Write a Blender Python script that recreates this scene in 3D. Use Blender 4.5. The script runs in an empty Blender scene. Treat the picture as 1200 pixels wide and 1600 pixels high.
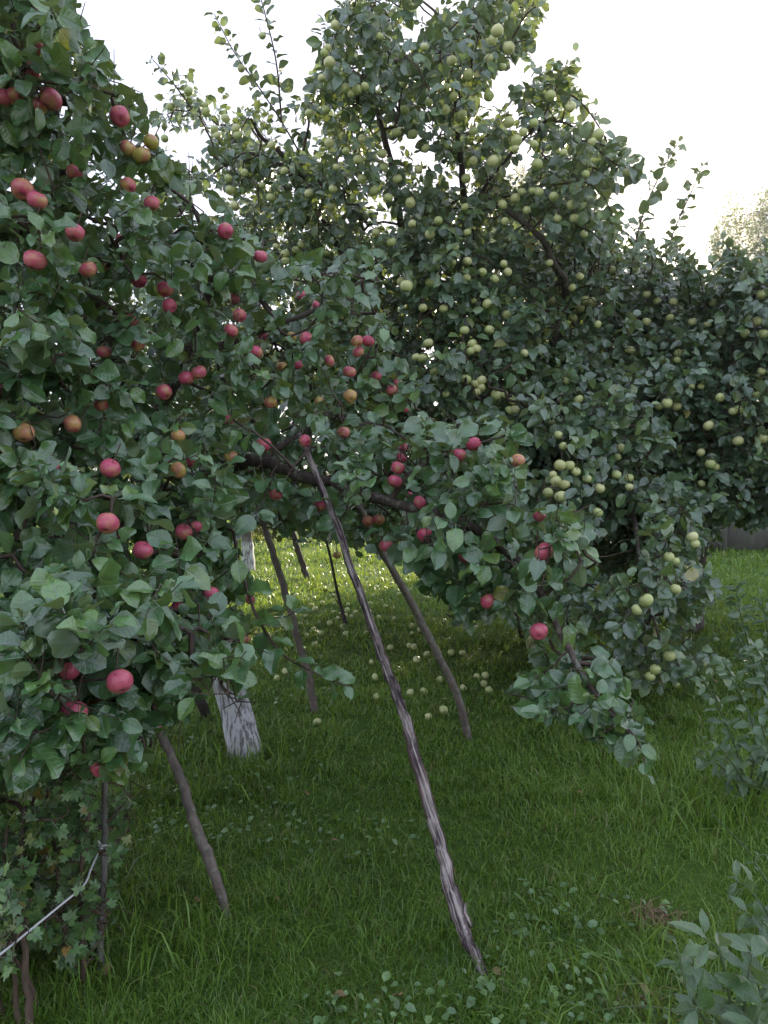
import bpy, math, random
import numpy as np
from mathutils import Vector, Matrix
from mathutils.bvhtree import BVHTree

random.seed(7)
rng = np.random.default_rng(7)
scene = bpy.context.scene
C = scene.collection
R = math.radians

# ------------------------------------------------------------------ camera
CAM_H, F = 1.55, 1200.0                      # eye height; focal length in pixels of the 1200 x 1600 photograph
TH = math.atan(68 / 1200)
cam_d = bpy.data.cameras.new('camera')
cam_d.sensor_fit = 'VERTICAL'; cam_d.sensor_height = 24; cam_d.lens = 18
cam_d.clip_start = 0.05; cam_d.clip_end = 600
cam = bpy.data.objects.new('camera', cam_d); C.objects.link(cam)
cam.location = (0, 0, CAM_H); cam.rotation_euler = (R(90) - TH, 0, 0)
scene.camera = cam

# ------------------------------------------------------------------ light
SUN_AZ, SUN_EL = R(24), R(14)                # right of straight ahead, above the horizon
w = bpy.data.worlds.new('World'); scene.world = w; w.use_nodes = True
nt = w.node_tree; nt.nodes.clear()
sky = nt.nodes.new('ShaderNodeTexSky'); sky.sky_type = 'NISHITA'; sky.sun_disc = False
sky.sun_elevation = SUN_EL; sky.sun_rotation = SUN_AZ
sky.altitude = 0; sky.air_density = 1.0; sky.dust_density = 1.6; sky.ozone_density = 2.0
gm = nt.nodes.new('ShaderNodeGamma'); gm.inputs[1].default_value = 0.014   # the photograph's compressed sky, the whole sky alike
bg = nt.nodes.new('ShaderNodeBackground'); bg.inputs[1].default_value = 0.15
ow = nt.nodes.new('ShaderNodeOutputWorld')
hs = nt.nodes.new('ShaderNodeHueSaturation'); hs.inputs['Saturation'].default_value = 15.0
nt.links.new(sky.outputs[0], gm.inputs[0]); nt.links.new(gm.outputs[0], hs.inputs['Color']); wb = nt.nodes.new('ShaderNodeMix'); wb.data_type = 'RGBA'; wb.blend_type = 'MULTIPLY'; wb.inputs[0].default_value = 1; wb.inputs[7].default_value = (2.18, 2.12, 2.42, 1)   # the photograph's white balance
nt.links.new(hs.outputs[0], wb.inputs[6]); nt.links.new(wb.outputs[2], bg.inputs[0]); nt.links.new(bg.outputs[0], ow.inputs[0])
sun_d = bpy.data.lights.new('sun', 'SUN'); sun_d.energy = 3.2; sun_d.angle = R(0.5); sun_d.color = (1.0, 0.86, 0.62)
sun = bpy.data.objects.new('sun', sun_d); C.objects.link(sun)
sdir = Vector((math.sin(SUN_AZ) * math.cos(SUN_EL), math.cos(SUN_AZ) * math.cos(SUN_EL), math.sin(SUN_EL)))
sun.rotation_euler = sdir.to_track_quat('Z', 'Y').to_euler(); sun.location = (6, 14, 8)
scene.view_settings.view_transform = 'Standard'; scene.view_settings.look = 'None'
scene.view_settings.exposure = 2.12; scene.view_settings.gamma = 1.0
scene.view_settings.use_curve_mapping = False
scene.cycles.max_bounces = 7; scene.cycles.diffuse_bounces = 4; scene.cycles.glossy_bounces = 2
scene.cycles.transmission_bounces = 4; scene.cycles.caustics_reflective = False; scene.cycles.caustics_refractive = False

# ------------------------------------------------------------------ geometry helpers
FW = np.array([0, math.cos(TH), -math.sin(TH)]); UP = np.array([0, math.sin(TH), math.cos(TH)])
def at(px, py, d):
    """World point that stands d metres ahead on the sight line through pixel px, py."""
    px = np.asarray(px, float); py = np.asarray(py, float); d = np.asarray(d, float)
    xc = (px - 600) / F * d; yc = (800 - py) / F * d
    p = d[..., None] * FW + yc[..., None] * UP
    p[..., 0] += xc; p[..., 2] += CAM_H
    return p
def proj(p):
    q = p - np.array([0, 0, CAM_H]); d = q @ FW
    return 600 + F * q[..., 0] / d, 800 - F * (q @ UP) / d, d
def vnoise(x, y, seed=0):
    x = np.asarray(x, float); y = np.asarray(y, float)
    xi = np.floor(x).astype(np.int64); yi = np.floor(y).astype(np.int64); fx = x - xi; fy = y - yi
    fx = fx * fx * (3 - 2 * fx); fy = fy * fy * (3 - 2 * fy)
    def h(a, b):
        n = (a * 374761393 + b * 668265263 + seed * 974711) & 0x7fffffff
        n = ((n ^ (n >> 13)) * 1274126177) & 0x7fffffff
        return ((n ^ (n >> 16)) & 0xffff) / 65535.0
    return (h(xi, yi) * (1 - fx) + h(xi + 1, yi) * fx) * (1 - fy) + (h(xi, yi + 1) * (1 - fx) + h(xi + 1, yi + 1) * fx) * fy
def gz(x, y):
    return (vnoise(np.asarray(x) * 0.9 + 40, np.asarray(y) * 0.9, 3) - 0.5) * 0.05 + (vnoise(np.asarray(x) * 3 + 9, np.asarray(y) * 3, 4) - 0.5) * 0.025
def ground(px, py):
    px = np.asarray(px, float); py = np.asarray(py, float)
    a = at(px, py, np.ones_like(px)) - np.array([0, 0, CAM_H])
    t = CAM_H / np.maximum(-a[..., 2], 1e-4)
    p = a * t[..., None]; p[..., 2] = gz(p[..., 0], p[..., 1])
    return p
def inpoly(px, py, poly):
    poly = np.asarray(poly, float); r = np.zeros(np.shape(px), bool); j = len(poly) - 1
    for i in range(len(poly)):
        xi, yi = poly[i]; xj, yj = poly[j]
        c = ((yi > py) != (yj > py)) & (px < (xj - xi) * (py - yi) / (yj - yi + 1e-12) + xi)
        r ^= c; j = i
    return r
def idw(px, py, pts, power=3.0):
    pts = np.asarray(pts, float)
    d2 = (px[:, None] - pts[None, :, 0]) ** 2 + (py[:, None] - pts[None, :, 1]) ** 2 + 200
    wgt = d2 ** (-power / 2)
    return (wgt * pts[None, :, 2]).sum(1) / wgt.sum(1)
def unit(v):
    return v / np.maximum(np.linalg.norm(v, axis=-1, keepdims=True), 1e-9)

def mesh_np(name, V, loops, starts, uv=None, tint=None, smooth=True):
    me = bpy.data.meshes.new(name)
    V = np.asarray(V, np.float32); loops = np.asarray(loops, np.int32); starts = np.asarray(starts, np.int32)
    me.vertices.add(len(V)); me.vertices.foreach_set('co', V.ravel())
    me.loops.add(len(loops)); me.polygons.add(len(starts))
    me.polygons.foreach_set('loop_start', starts); me.loops.foreach_set('vertex_index', loops)
    if smooth: me.polygons.foreach_set('use_smooth', np.ones(len(starts), bool))
    if uv is not None:
        l = me.uv_layers.new(name='UVMap'); l.data.foreach_set('uv', np.asarray(uv, np.float32).ravel())
    if tint is not None:
        a = me.attributes.new('tint', 'FLOAT', 'POINT'); a.data.foreach_set('value', np.asarray(tint, np.float32))
    me.update(calc_edges=True); me.validate()
    return me
def link(name, me, mat=None, parent=None):
    o = bpy.data.objects.new(name, me); C.objects.link(o)
    if mat is not None and me is not None and not me.materials: me.materials.append(mat)
    if parent is not None: o.parent = parent
    return o
def tag(o, label, cat=None, group=None, kind=None):
    o['label'] = label
    if cat: o['category'] = cat
    if group: o['group'] = group
    if kind: o['kind'] = kind
    return o
def empty(name, loc, label, cat, group=None):
    o = bpy.data.objects.new(name, None); C.objects.link(o); o.location = loc; o.empty_display_size = 0.1
    return tag(o, label, cat, group)

class Geo:
    """collects tubes, boxes and free polygons into one mesh"""
    def __init__(s): s.V = []; s.F = []
    def tube(s, pts, rad, n=8, wob=0.0, cap=True, seed=0):
        pts = [np.asarray(p, float) for p in pts]; m = len(pts)
        rad = rad if hasattr(rad, '__len__') else [rad] * m
        base = len(s.V); rr = np.random.default_rng(seed + 11)
        t0 = unit(pts[1] - pts[0]); ref = np.array([1.0, 0, 0]) if abs(t0[0]) < .8 else np.array([0, 1.0, 0])
        for i in range(m):
            t = unit(pts[min(i + 1, m - 1)] - pts[max(i - 1, 0)])
            a = unit(ref - t * (ref @ t)); b = np.cross(t, a); ref = a
            for k in range(n):
                an = 2 * math.pi * k / n
                r = rad[i] * (1 + (wob * rr.uniform(-1, 1) if wob else 0))
                s.V.append(pts[i] + r * (math.cos(an) * a + math.sin(an) * b))
        for i in range(m - 1):
            for k in range(n):
                k2 = (k + 1) % n
                s.F.append((base + i * n + k, base + i * n + k2, base + (i + 1) * n + k2, base + (i + 1) * n + k))
        if cap:
            s.F.append(tuple(base + k for k in reversed(range(n)))); s.F.append(tuple(base + (m - 1) * n + k for k in range(n)))
    def box(s, lo, hi):
        b = len(s.V); (x0, y0, z0), (x1, y1, z1) = lo, hi
        s.V += [np.array(v) for v in ((x0, y0, z0), (x1, y0, z0), (x1, y1, z0), (x0, y1, z0), (x0, y0, z1), (x1, y0, z1), (x1, y1, z1), (x0, y1, z1))]
        s.F += [tuple(b + i for i in f) for f in ((3, 2, 1, 0), (4, 5, 6, 7), (0, 1, 5, 4), (1, 2, 6, 5), (2, 3, 7, 6), (3, 0, 4, 7))]
    def mesh(s, name, origin=(0, 0, 0)):
        me = bpy.data.meshes.new(name)
        V = np.asarray(s.V) - np.asarray(origin)
        me.from_pydata(V.tolist(), [], s.F); me.polygons.foreach_set('use_smooth', np.ones(len(me.polygons), bool)); me.update()
        return me
def smooth_path(pts, n=6):
    """Catmull-Rom through the points"""
    P = [np.asarray(p, float) for p in pts]; P = [2 * P[0] - P[1]] + P + [2 * P[-1] - P[-2]]; out = []
    for i in range(1, len(P) - 2):
        for k in range(n):
            t = k / n; a, b, c, d = P[i - 1], P[i], P[i + 1], P[i + 2]
            out.append(.5 * (2 * b + (c - a) * t + (2 * a - 5 * b + 4 * c - d) * t * t + (3 * b - a - 3 * c + d) * t ** 3))
    out.append(P[-2]); return out

# ------------------------------------------------------------------ materials
def mat(name):
    m = bpy.data.materials.new(name); m.use_nodes = True; t = m.node_tree; t.nodes.clear()
    o = t.nodes.new('ShaderNodeOutputMaterial'); return m, t, o
def N(t, typ, **kw):
    n = t.nodes.new(typ)
    for k, v in kw.items():
        if k.startswith('i'):
            k2 = k[1:]; n.inputs[int(k2) if k2.isdigit() else k2].default_value = v
        else: setattr(n, k, v)
    return n
def MATH(t, op, a, b=None, c=None, clamp=False):
    n = t.nodes.new('ShaderNodeMath'); n.operation = op; n.use_clamp = clamp
    for i, v in enumerate((a, b, c)):
        if v is None: continue
        if isinstance(v, (int, float)): n.inputs[i].default_value = v
        else: t.links.new(v, n.inputs[i])
    return n.outputs[0]
def RAMP(t, fac, stops):
    n = t.nodes.new('ShaderNodeValToRGB'); e = n.color_ramp.elements
    while len(e) < len(stops): e.new(0.5)
    for k, (p, c) in enumerate(stops): e[k].position = p; e[k].color = (*c, 1)
    t.links.new(fac, n.inputs[0]); return n.outputs[0]
def MIX(t, fac, a, b, mode='MIX'):
    n = t.nodes.new('ShaderNodeMix'); n.data_type = 'RGBA'; n.blend_type = mode
    for s, v in ((n.inputs[0], fac), (n.inputs[6], a), (n.inputs[7], b)):
        if isinstance(v, (int, float)): s.default_value = v
        elif isinstance(v, tuple): s.default_value = (*v, 1)
        else: t.links.new(v, s)
    return n.outputs[2]

def leaf_material(name, ramp, trans_col, under, rough=0.3, spec=1.0, trans=0.22, from_object=False, veins=7.0, bump=0.5):
    m, t, o = mat(name)
    if from_object:
        tint = N(t, 'ShaderNodeSeparateColor'); oi = N(t, 'ShaderNodeObjectInfo'); t.links.new(oi.outputs['Color'], tint.inputs[0]); tint = tint.outputs[0]
    else:
        tint = N(t, 'ShaderNodeAttribute', attribute_name='tint').outputs['Fac']
    col = RAMP(t, tint, ramp)
    uv = N(t, 'ShaderNodeUVMap', uv_map='UVMap'); sp = N(t, 'ShaderNodeSeparateXYZ'); t.links.new(uv.outputs[0], sp.inputs[0])
    v = MATH(t, 'ABSOLUTE', MATH(t, 'SUBTRACT', sp.outputs[0], 0.5)); u = sp.outputs[1]
    mid = MATH(t, 'SUBTRACT', 1.0, MATH(t, 'MULTIPLY', v, 28.0), clamp=True)
    ph = MATH(t, 'MULTIPLY', MATH(t, 'SUBTRACT', u, MATH(t, 'MULTIPLY', v, 0.75)), veins * 6.2832)
    sv = MATH(t, 'POWER', MATH(t, 'MULTIPLY_ADD', MATH(t, 'SINE', ph), 0.5, 0.5), 7.0)
    vein = MATH(t, 'MAXIMUM', mid, MATH(t, 'MULTIPLY', sv, 0.55))
    geo = N(t, 'ShaderNodeNewGeometry')
    nz = N(t, 'ShaderNodeTexNoise', iScale=38.0, iDetail=3.0); t.links.new(geo.outputs['Position'], nz.inputs['Vector'])
    col = MIX(t, MATH(t, 'MULTIPLY', vein, 0.6), col, under)
    blot = MATH(t, 'MULTIPLY_ADD', nz.outputs[0], 0.9, 0.55)
    col = MIX(t, 1.0, col, blot, 'MULTIPLY')
    # brown specks of scab, as on old apple leaves
    nz2 = N(t, 'ShaderNodeTexNoise', iScale=95.0, iDetail=1.0); t.links.new(geo.outputs['Position'], nz2.inputs['Vector'])
    speck = MATH(t, 'MULTIPLY', MATH(t, 'GREATER_THAN', nz2.outputs[0], 0.70), 0.6)
    col = MIX(t, speck, col, (0.09, 0.06, 0.025))
    col = MIX(t, geo.outputs['Backfacing'], col, MIX(t, 0.65, col, under))
    bs = N(t, 'ShaderNodeBsdfPrincipled'); t.links.new(col, bs.inputs['Base Color'])
    rr = MATH(t, 'MULTIPLY_ADD', nz.outputs[0], 0.22, rough - 0.1); rr = MATH(t, 'MULTIPLY_ADD', geo.outputs['Backfacing'], 0.25, rr)
    t.links.new(rr, bs.inputs['Roughness']); bs.inputs['Specular IOR Level'].default_value = spec
    bs.inputs['Coat Weight'].default_value = 0.55; bs.inputs['Coat Roughness'].default_value = 0.3   # the wax of the leaf
    bp = N(t, 'ShaderNodeBump', iStrength=bump, iDistance=0.004)
    hgt = MATH(t, 'ADD', MATH(t, 'MULTIPLY', vein, -0.6), MATH(t, 'MULTIPLY', nz.outputs[0], 1.2))
    t.links.new(hgt, bp.inputs['Height']); t.links.new(bp.outputs[0], bs.inputs['Normal'])
    tr = N(t, 'ShaderNodeBsdfTranslucent'); t.links.new(MIX(t, 0.6, col, trans_col), tr.inputs[0])
    mx = N(t, 'ShaderNodeMixShader', i0=trans); t.links.new(bs.outputs[0], mx.inputs[1]); t.links.new(tr.outputs[0], mx.inputs[2])
    t.links.new(mx.outputs[0], o.inputs[0]); return m

RED_RAMP = [(0.0, (0.042, 0.116, 0.04)), (0.5, (0.075, 0.189, 0.059)), (0.82, (0.142, 0.28, 0.058)), (0.97, (0.14, 0.19, 0.04)), (1.0, (0.3, 0.26, 0.04))]
GRN_RAMP = [(0.0, (0.051, 0.108, 0.059)), (0.5, (0.095, 0.175, 0.088)), (0.82, (0.16, 0.28, 0.08)), (0.96, (0.15, 0.19, 0.05)), (1.0, (0.32, 0.27, 0.05))]
BUSH_RAMP = [(0.0, (0.048, 0.133, 0.028)), (0.5, (0.095, 0.225, 0.05)), (0.85, (0.19, 0.326, 0.061)), (0.94, (0.22, 0.24, 0.04)), (1.0, (0.38, 0.17, 0.02))]
GREY_RAMP = [(0.0, (0.029, 0.084, 0.02)), (0.5, (0.056, 0.142, 0.033)), (0.9, (0.118, 0.202, 0.065)), (1.0, (0.28, 0.3, 0.08))]
SUNLIT_GOLD_RAMP = [(0.0, (0.09, 0.13, 0.03)), (0.6, (0.14, 0.16, 0.03)), (1.0, (0.32, 0.26, 0.04))]  # the yellow of sun from behind is put into these leaf colours
BIRCH_RAMP = [(0.0, (0.08, 0.09, 0.04)), (0.6, (0.13, 0.12, 0.05)), (1.0, (0.24, 0.19, 0.07))]
HEDGE_RAMP = [(0.0, (0.03, 0.06, 0.025)), (0.6, (0.055, 0.10, 0.035)), (1.0, (0.12, 0.15, 0.04))]
UNDER = (0.15, 0.21, 0.135)
TY = (0.34, 0.40, 0.05)
LM = {}
for key, ramp, kw in (('red', RED_RAMP, {}), ('green', GRN_RAMP, {}), ('bush', BUSH_RAMP, dict(rough=.5, veins=4.0)), ('grey', GREY_RAMP, dict(rough=.5)),
                      ('sunlit_gold', SUNLIT_GOLD_RAMP, dict(trans=.45)), ('birch', BIRCH_RAMP, dict(trans=.4)), ('hedge', HEDGE_RAMP, dict(trans=.3))):
    LM[key] = leaf_material(key + ' leaves', ramp, TY, UNDER, **kw)
    LM[key + '_o'] = leaf_material(key + ' leaf blades', ramp, TY, UNDER, from_object=True, **kw)

def bark_material(name, stops, scale=(60, 60, 6), rough=0.85, bump=0.6, lichen=0.0, white=None):
    m, t, o = mat(name)
    tc = N(t, 'ShaderNodeTexCoord'); mp = N(t, 'ShaderNodeMapping'); mp.inputs['Scale'].default_value = scale
    t.links.new(tc.outputs['Object'], mp.inputs[0])
    nz = N(t, 'ShaderNodeTexNoise', iScale=1.0, iDetail=6.0, iRoughness=0.65); t.links.new(mp.outputs[0], nz.inputs['Vector'])
    n2 = N(t, 'ShaderNodeTexNoise', iScale=9.0, iDetail=4.0); t.links.new(tc.outputs['Object'], n2.inputs['Vector'])
    f = MATH(t, 'ADD', MATH(t, 'MULTIPLY', nz.outputs[0], 0.65), MATH(t, 'MULTIPLY', n2.outputs[0], 0.35))
    col = RAMP(t, f, stops)
    if lichen:
        n3 = N(t, 'ShaderNodeTexNoise', iScale=26.0, iDetail=3.0); t.links.new(tc.outputs['Object'], n3.inputs['Vector'])
        col = MIX(t, MATH(t, 'MULTIPLY', MATH(t, 'GREATER_THAN', n3.outputs[0], 0.6), lichen), col, (0.25, 0.27, 0.2))
    if white is not None:
        g = N(t, 'ShaderNodeNewGeometry'); s = N(t, 'ShaderNodeSeparateXYZ'); t.links.new(g.outputs['Position'], s.inputs[0])
        lim = MATH(t, 'MULTIPLY_ADD', n2.outputs[0], 0.25, white - 0.12)
        fac = MATH(t, 'MULTIPLY', MATH(t, 'SUBTRACT', lim, s.outputs[2]), 14.0, clamp=True)
        crack = MATH(t, 'MULTIPLY', MATH(t, 'SUBTRACT', nz.outputs[0], 0.41), 9.0, clamp=True)
        wc = MIX(t, n2.outputs[0], (0.42, 0.42, 0.43), (0.74, 0.74, 0.76))
        col = MIX(t, MATH(t, 'MULTIPLY', fac, MATH(t, 'MULTIPLY_ADD', crack, 0.8, 0.2)), col, wc)
    bs = N(t, 'ShaderNodeBsdfPrincipled', iRoughness=rough); t.links.new(col, bs.inputs['Base Color'])
    bs.inputs['Specular IOR Level'].default_value = 0.25
    bp = N(t, 'ShaderNodeBump', iStrength=bump, iDistance=0.008); t.links.new(f, bp.inputs['Height']); t.links.new(bp.outputs[0], bs.inputs['Normal'])
    t.links.new(bs.outputs[0], o.inputs[0]); return m
M_BARK = bark_material('apple bark', [(0.3, (0.035, 0.026, 0.022)), (0.55, (0.10, 0.078, 0.066)), (0.8, (0.20, 0.165, 0.14))], lichen=.4)
M_TWIG = bark_material('twig bark', [(0.3, (0.05, 0.035, 0.028)), (0.6, (0.10, 0.072, 0.055)), (0.8, (0.17, 0.13, 0.10))])
M_WHITE = bark_material('whitewashed bark', [(0.3, (0.05, 0.04, 0.035)), (0.55, (0.12, 0.095, 0.08)), (0.8, (0.22, 0.19, 0.16))], scale=(45, 45, 9), white=0.95)
M_WHITE2 = bark_material('old whitewashed bark', [(0.3, (0.05, 0.04, 0.035)), (0.55, (0.12, 0.095, 0.08)), (0.8, (0.22, 0.19, 0.16))], scale=(45, 45, 9), white=0.5)
M_PROP_PALE = bark_material('barked pale pole wood', [(0.38, (0.016, 0.012, 0.014)), (0.45, (0.07, 0.05, 0.055)), (0.51, (0.19, 0.155, 0.14)), (0.58, (0.43, 0.38, 0.36)), (0.66, (0.38, 0.24, 0.19))], scale=(120, 120, 3.4), bump=.8)
M_PROP_DARK = bark_material('dark pole bark', [(0.3, (0.03, 0.024, 0.022)), (0.55, (0.075, 0.06, 0.055)), (0.8, (0.15, 0.125, 0.11))])
M_PROP_GREY = bark_material('grey brown pole bark', [(0.3, (0.08, 0.065, 0.056)), (0.55, (0.20, 0.165, 0.142)), (0.8, (0.34, 0.29, 0.255))], scale=(40, 40, 14), lichen=.5)
M_STRIP = bark_material('loose bark strip', [(0.3, (0.05, 0.03, 0.03)), (0.55, (0.12, 0.08, 0.075)), (0.8, (0.22, 0.16, 0.15))])
M_CANE = bark_material('bush cane bark', [(0.3, (0.045, 0.03, 0.022)), (0.6, (0.12, 0.085, 0.06)), (0.8, (0.2, 0.15, 0.11))])
M_STAKE = bark_material('weathered stake wood', [(0.3, (0.09, 0.08, 0.07)), (0.6, (0.2, 0.185, 0.17)), (0.8, (0.3, 0.28, 0.26))], scale=(90, 90, 5))
M_STALK = bark_material('green stalks', [(0.3, (0.07, 0.11, 0.05)), (0.8, (0.16, 0.2, 0.1))], bump=.1)
M_STRAW = bark_material('dry straw', [(0.3, (0.16, 0.10, 0.06)), (0.6, (0.28, 0.2, 0.12)), (0.8, (0.42, 0.33, 0.2))], bump=.2)
M_BIRCH = bark_material('birch bark', [(0.3, (0.08, 0.07, 0.06)), (0.5, (0.4, 0.38, 0.35)), (0.8, (0.6, 0.58, 0.55))], scale=(3, 3, 1))
M_CORD = bark_material('white cord', [(0.3, (0.6, 0.6, 0.6)), (0.8, (0.8, 0.8, 0.8))], bump=.2)
M_WALL = bark_material('concrete', [(0.3, (0.13, 0.125, 0.115)), (0.6, (0.22, 0.21, 0.19)), (0.8, (0.30, 0.29, 0.27))], scale=(3, 3, 1.2), bump=.3)

def apple_material(name, ground_cols, blush_cols, speck=0.25):
    m, t, o = mat(name)
    tc = N(t, 'ShaderNodeTexCoord'); oi = N(t, 'ShaderNodeObjectInfo'); sc = N(t, 'ShaderNodeSeparateColor'); t.links.new(oi.outputs['Color'], sc.inputs[0])
    mp = N(t, 'ShaderNodeMapping'); t.links.new(tc.outputs['Object'], mp.inputs[0])
    cv = N(t, 'ShaderNodeCombineXYZ'); rn = MATH(t, 'MULTIPLY', oi.outputs['Random'], 40.0)
    for i in range(3): t.links.new(rn, cv.inputs[i])
    t.links.new(cv.outputs[0], mp.inputs['Location'])
    nz = N(t, 'ShaderNodeTexNoise', iScale=22.0, iDetail=2.0); t.links.new(mp.outputs[0], nz.inputs['Vector'])
    m2 = N(t, 'ShaderNodeMapping'); m2.inputs['Scale'].default_value = (240, 240, 22); t.links.new(tc.outputs['Object'], m2.inputs[0])
    st = N(t, 'ShaderNodeTexNoise', iScale=1.0, iDetail=3.0); t.links.new(m2.outputs[0], st.inputs['Vector'])
    gcol = RAMP(t, sc.outputs[1], [(0.0, ground_cols[0]), (1.0, ground_cols[1])])
    bcol = RAMP(t, MATH(t, 'MULTIPLY_ADD', st.outputs[0], 0.9, MATH(t, 'MULTIPLY', oi.outputs['Random'], 0.25)), [(0.22, blush_cols[0]), (0.95, blush_cols[1])])
    f = MATH(t, 'ADD', MATH(t, 'MULTIPLY', MATH(t, 'SUBTRACT', nz.outputs[0], 0.5), 2.6), MATH(t, 'MULTIPLY', MATH(t, 'SUBTRACT', st.outputs[0], 0.5), 0.6))
    f = MATH(t, 'MULTIPLY_ADD', MATH(t, 'SUBTRACT', sc.outputs[0], 0.70), 2.2, MATH(t, 'ADD', f, 0.5), clamp=True)
    col = MIX(t, f, gcol, bcol)
    vo = N(t, 'ShaderNodeTexVoronoi', iScale=190.0); t.links.new(tc.outputs['Object'], vo.inputs['Vector'])
    col = MIX(t, MATH(t, 'MULTIPLY', MATH(t, 'LESS_THAN', vo.outputs[0], 0.2), speck), col, (0.55, 0.45, 0.25))
    n3 = N(t, 'ShaderNodeTexNoise', iScale=55.0, iDetail=2.0); t.links.new(mp.outputs[0], n3.inputs['Vector'])
    col = MIX(t, MATH(t, 'MULTIPLY', MATH(t, 'GREATER_THAN', n3.outputs[0], 0.71), 0.75), col, (0.10, 0.06, 0.03))
    bs = N(t, 'ShaderNodeBsdfPrincipled', iRoughness=0.36); t.links.new(col, bs.inputs['Base Color'])
    bs.inputs['Subsurface Weight'].default_value = 0.0
    t.links.new(MATH(t, 'MULTIPLY_ADD', nz.outputs[0], 0.3, 0.16), bs.inputs['Roughness'])
    t.links.new(bs.outputs[0], o.inputs[0]); return m
M_RED = apple_material('rosy apple skin', ((0.36, 0.36, 0.07), (0.60, 0.42, 0.12)), ((0.40, 0.026, 0.09), (0.64, 0.15, 0.21)))
M_GREEN = apple_material('pale green apple skin', ((0.44, 0.50, 0.19), (0.60, 0.59, 0.28)), ((0.45, 0.42, 0.10), (0.5, 0.4, 0.1)), 0.12)

def grass_material():
    m, t, o = mat('grass blades')
    tint = N(t, 'ShaderNodeAttribute', attribute_name='tint').outputs['Fac']
    col = RAMP(t, tint, [(0.0, (0.048, 0.120, 0.018)), (0.45, (0.115, 0.245, 0.030)), (0.8, (0.22, 0.38, 0.055)), (0.93, (0.19, 0.25, 0.07)), (1.0, (0.34, 0.27, 0.14))])
    bs = N(t, 'ShaderNodeBsdfPrincipled', iRoughness=0.42); t.links.new(col, bs.inputs['Base Color']); bs.inputs['Specular IOR Level'].default_value = 0.7
    tr = N(t, 'ShaderNodeBsdfTranslucent'); t.links.new(MIX(t, 0.55, col, (0.32, 0.36, 0.04)), tr.inputs[0])
    mx = N(t, 'ShaderNodeMixShader', i0=0.38); t.links.new(bs.outputs[0], mx.inputs[1]); t.links.new(tr.outputs[0], mx.inputs[2])
    t.links.new(mx.outputs[0], o.inputs[0]); return m
M_GRASS = grass_material()
def soil_material():
    m, t, o = mat('lawn soil')
    g = N(t, 'ShaderNodeNewGeometry')
    n1 = N(t, 'ShaderNodeTexNoise', iScale=3.0, iDetail=5.0); t.links.new(g.outputs['Position'], n1.inputs['Vector'])
    n2 = N(t, 'ShaderNodeTexNoise', iScale=60.0, iDetail=4.0); t.links.new(g.outputs['Position'], n2.inputs['Vector'])
    f = MATH(t, 'ADD', MATH(t, 'MULTIPLY', n1.outputs[0], 0.6), MATH(t, 'MULTIPLY', n2.outputs[0], 0.4))
    col = RAMP(t, f, [(0.3, (0.045, 0.085, 0.018)), (0.55, (0.08, 0.14, 0.026)), (0.75, (0.13, 0.12, 0.05))])
    bs = N(t, 'ShaderNodeBsdfPrincipled', iRoughness=0.95); t.links.new(col, bs.inputs['Base Color']); bs.inputs['Specular IOR Level'].default_value = 0.1
    bp = N(t, 'ShaderNodeBump', iStrength=0.7, iDistance=0.03); t.links.new(n2.outputs[0], bp.inputs['Height']); t.links.new(bp.outputs[0], bs.inputs['Normal'])
    t.links.new(bs.outputs[0], o.inputs[0]); return m
M_SOIL = soil_material()
def plain(name, col, rough=.8):
    m, t, o = mat(name); bs = N(t, 'ShaderNodeBsdfPrincipled', iRoughness=rough)
    tc = N(t, 'ShaderNodeTexCoord'); nz = N(t, 'ShaderNodeTexNoise', iScale=60.0, iDetail=3.0); t.links.new(tc.outputs['Object'], nz.inputs['Vector'])
    c = MIX(t, 1.0, col, MATH(t, 'MULTIPLY_ADD', nz.outputs[0], 1.0, 0.5), 'MULTIPLY'); t.links.new(c, bs.inputs['Base Color'])
    t.links.new(bs.outputs[0], o.inputs[0]); return m
M_CALYX = plain('calyx', (0.07, 0.05, 0.025)); M_STEM = plain('apple stem', (0.12, 0.08, 0.04)); M_DEADLEAF = plain('dead leaf', (0.20, 0.13, 0.06), .7)

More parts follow.
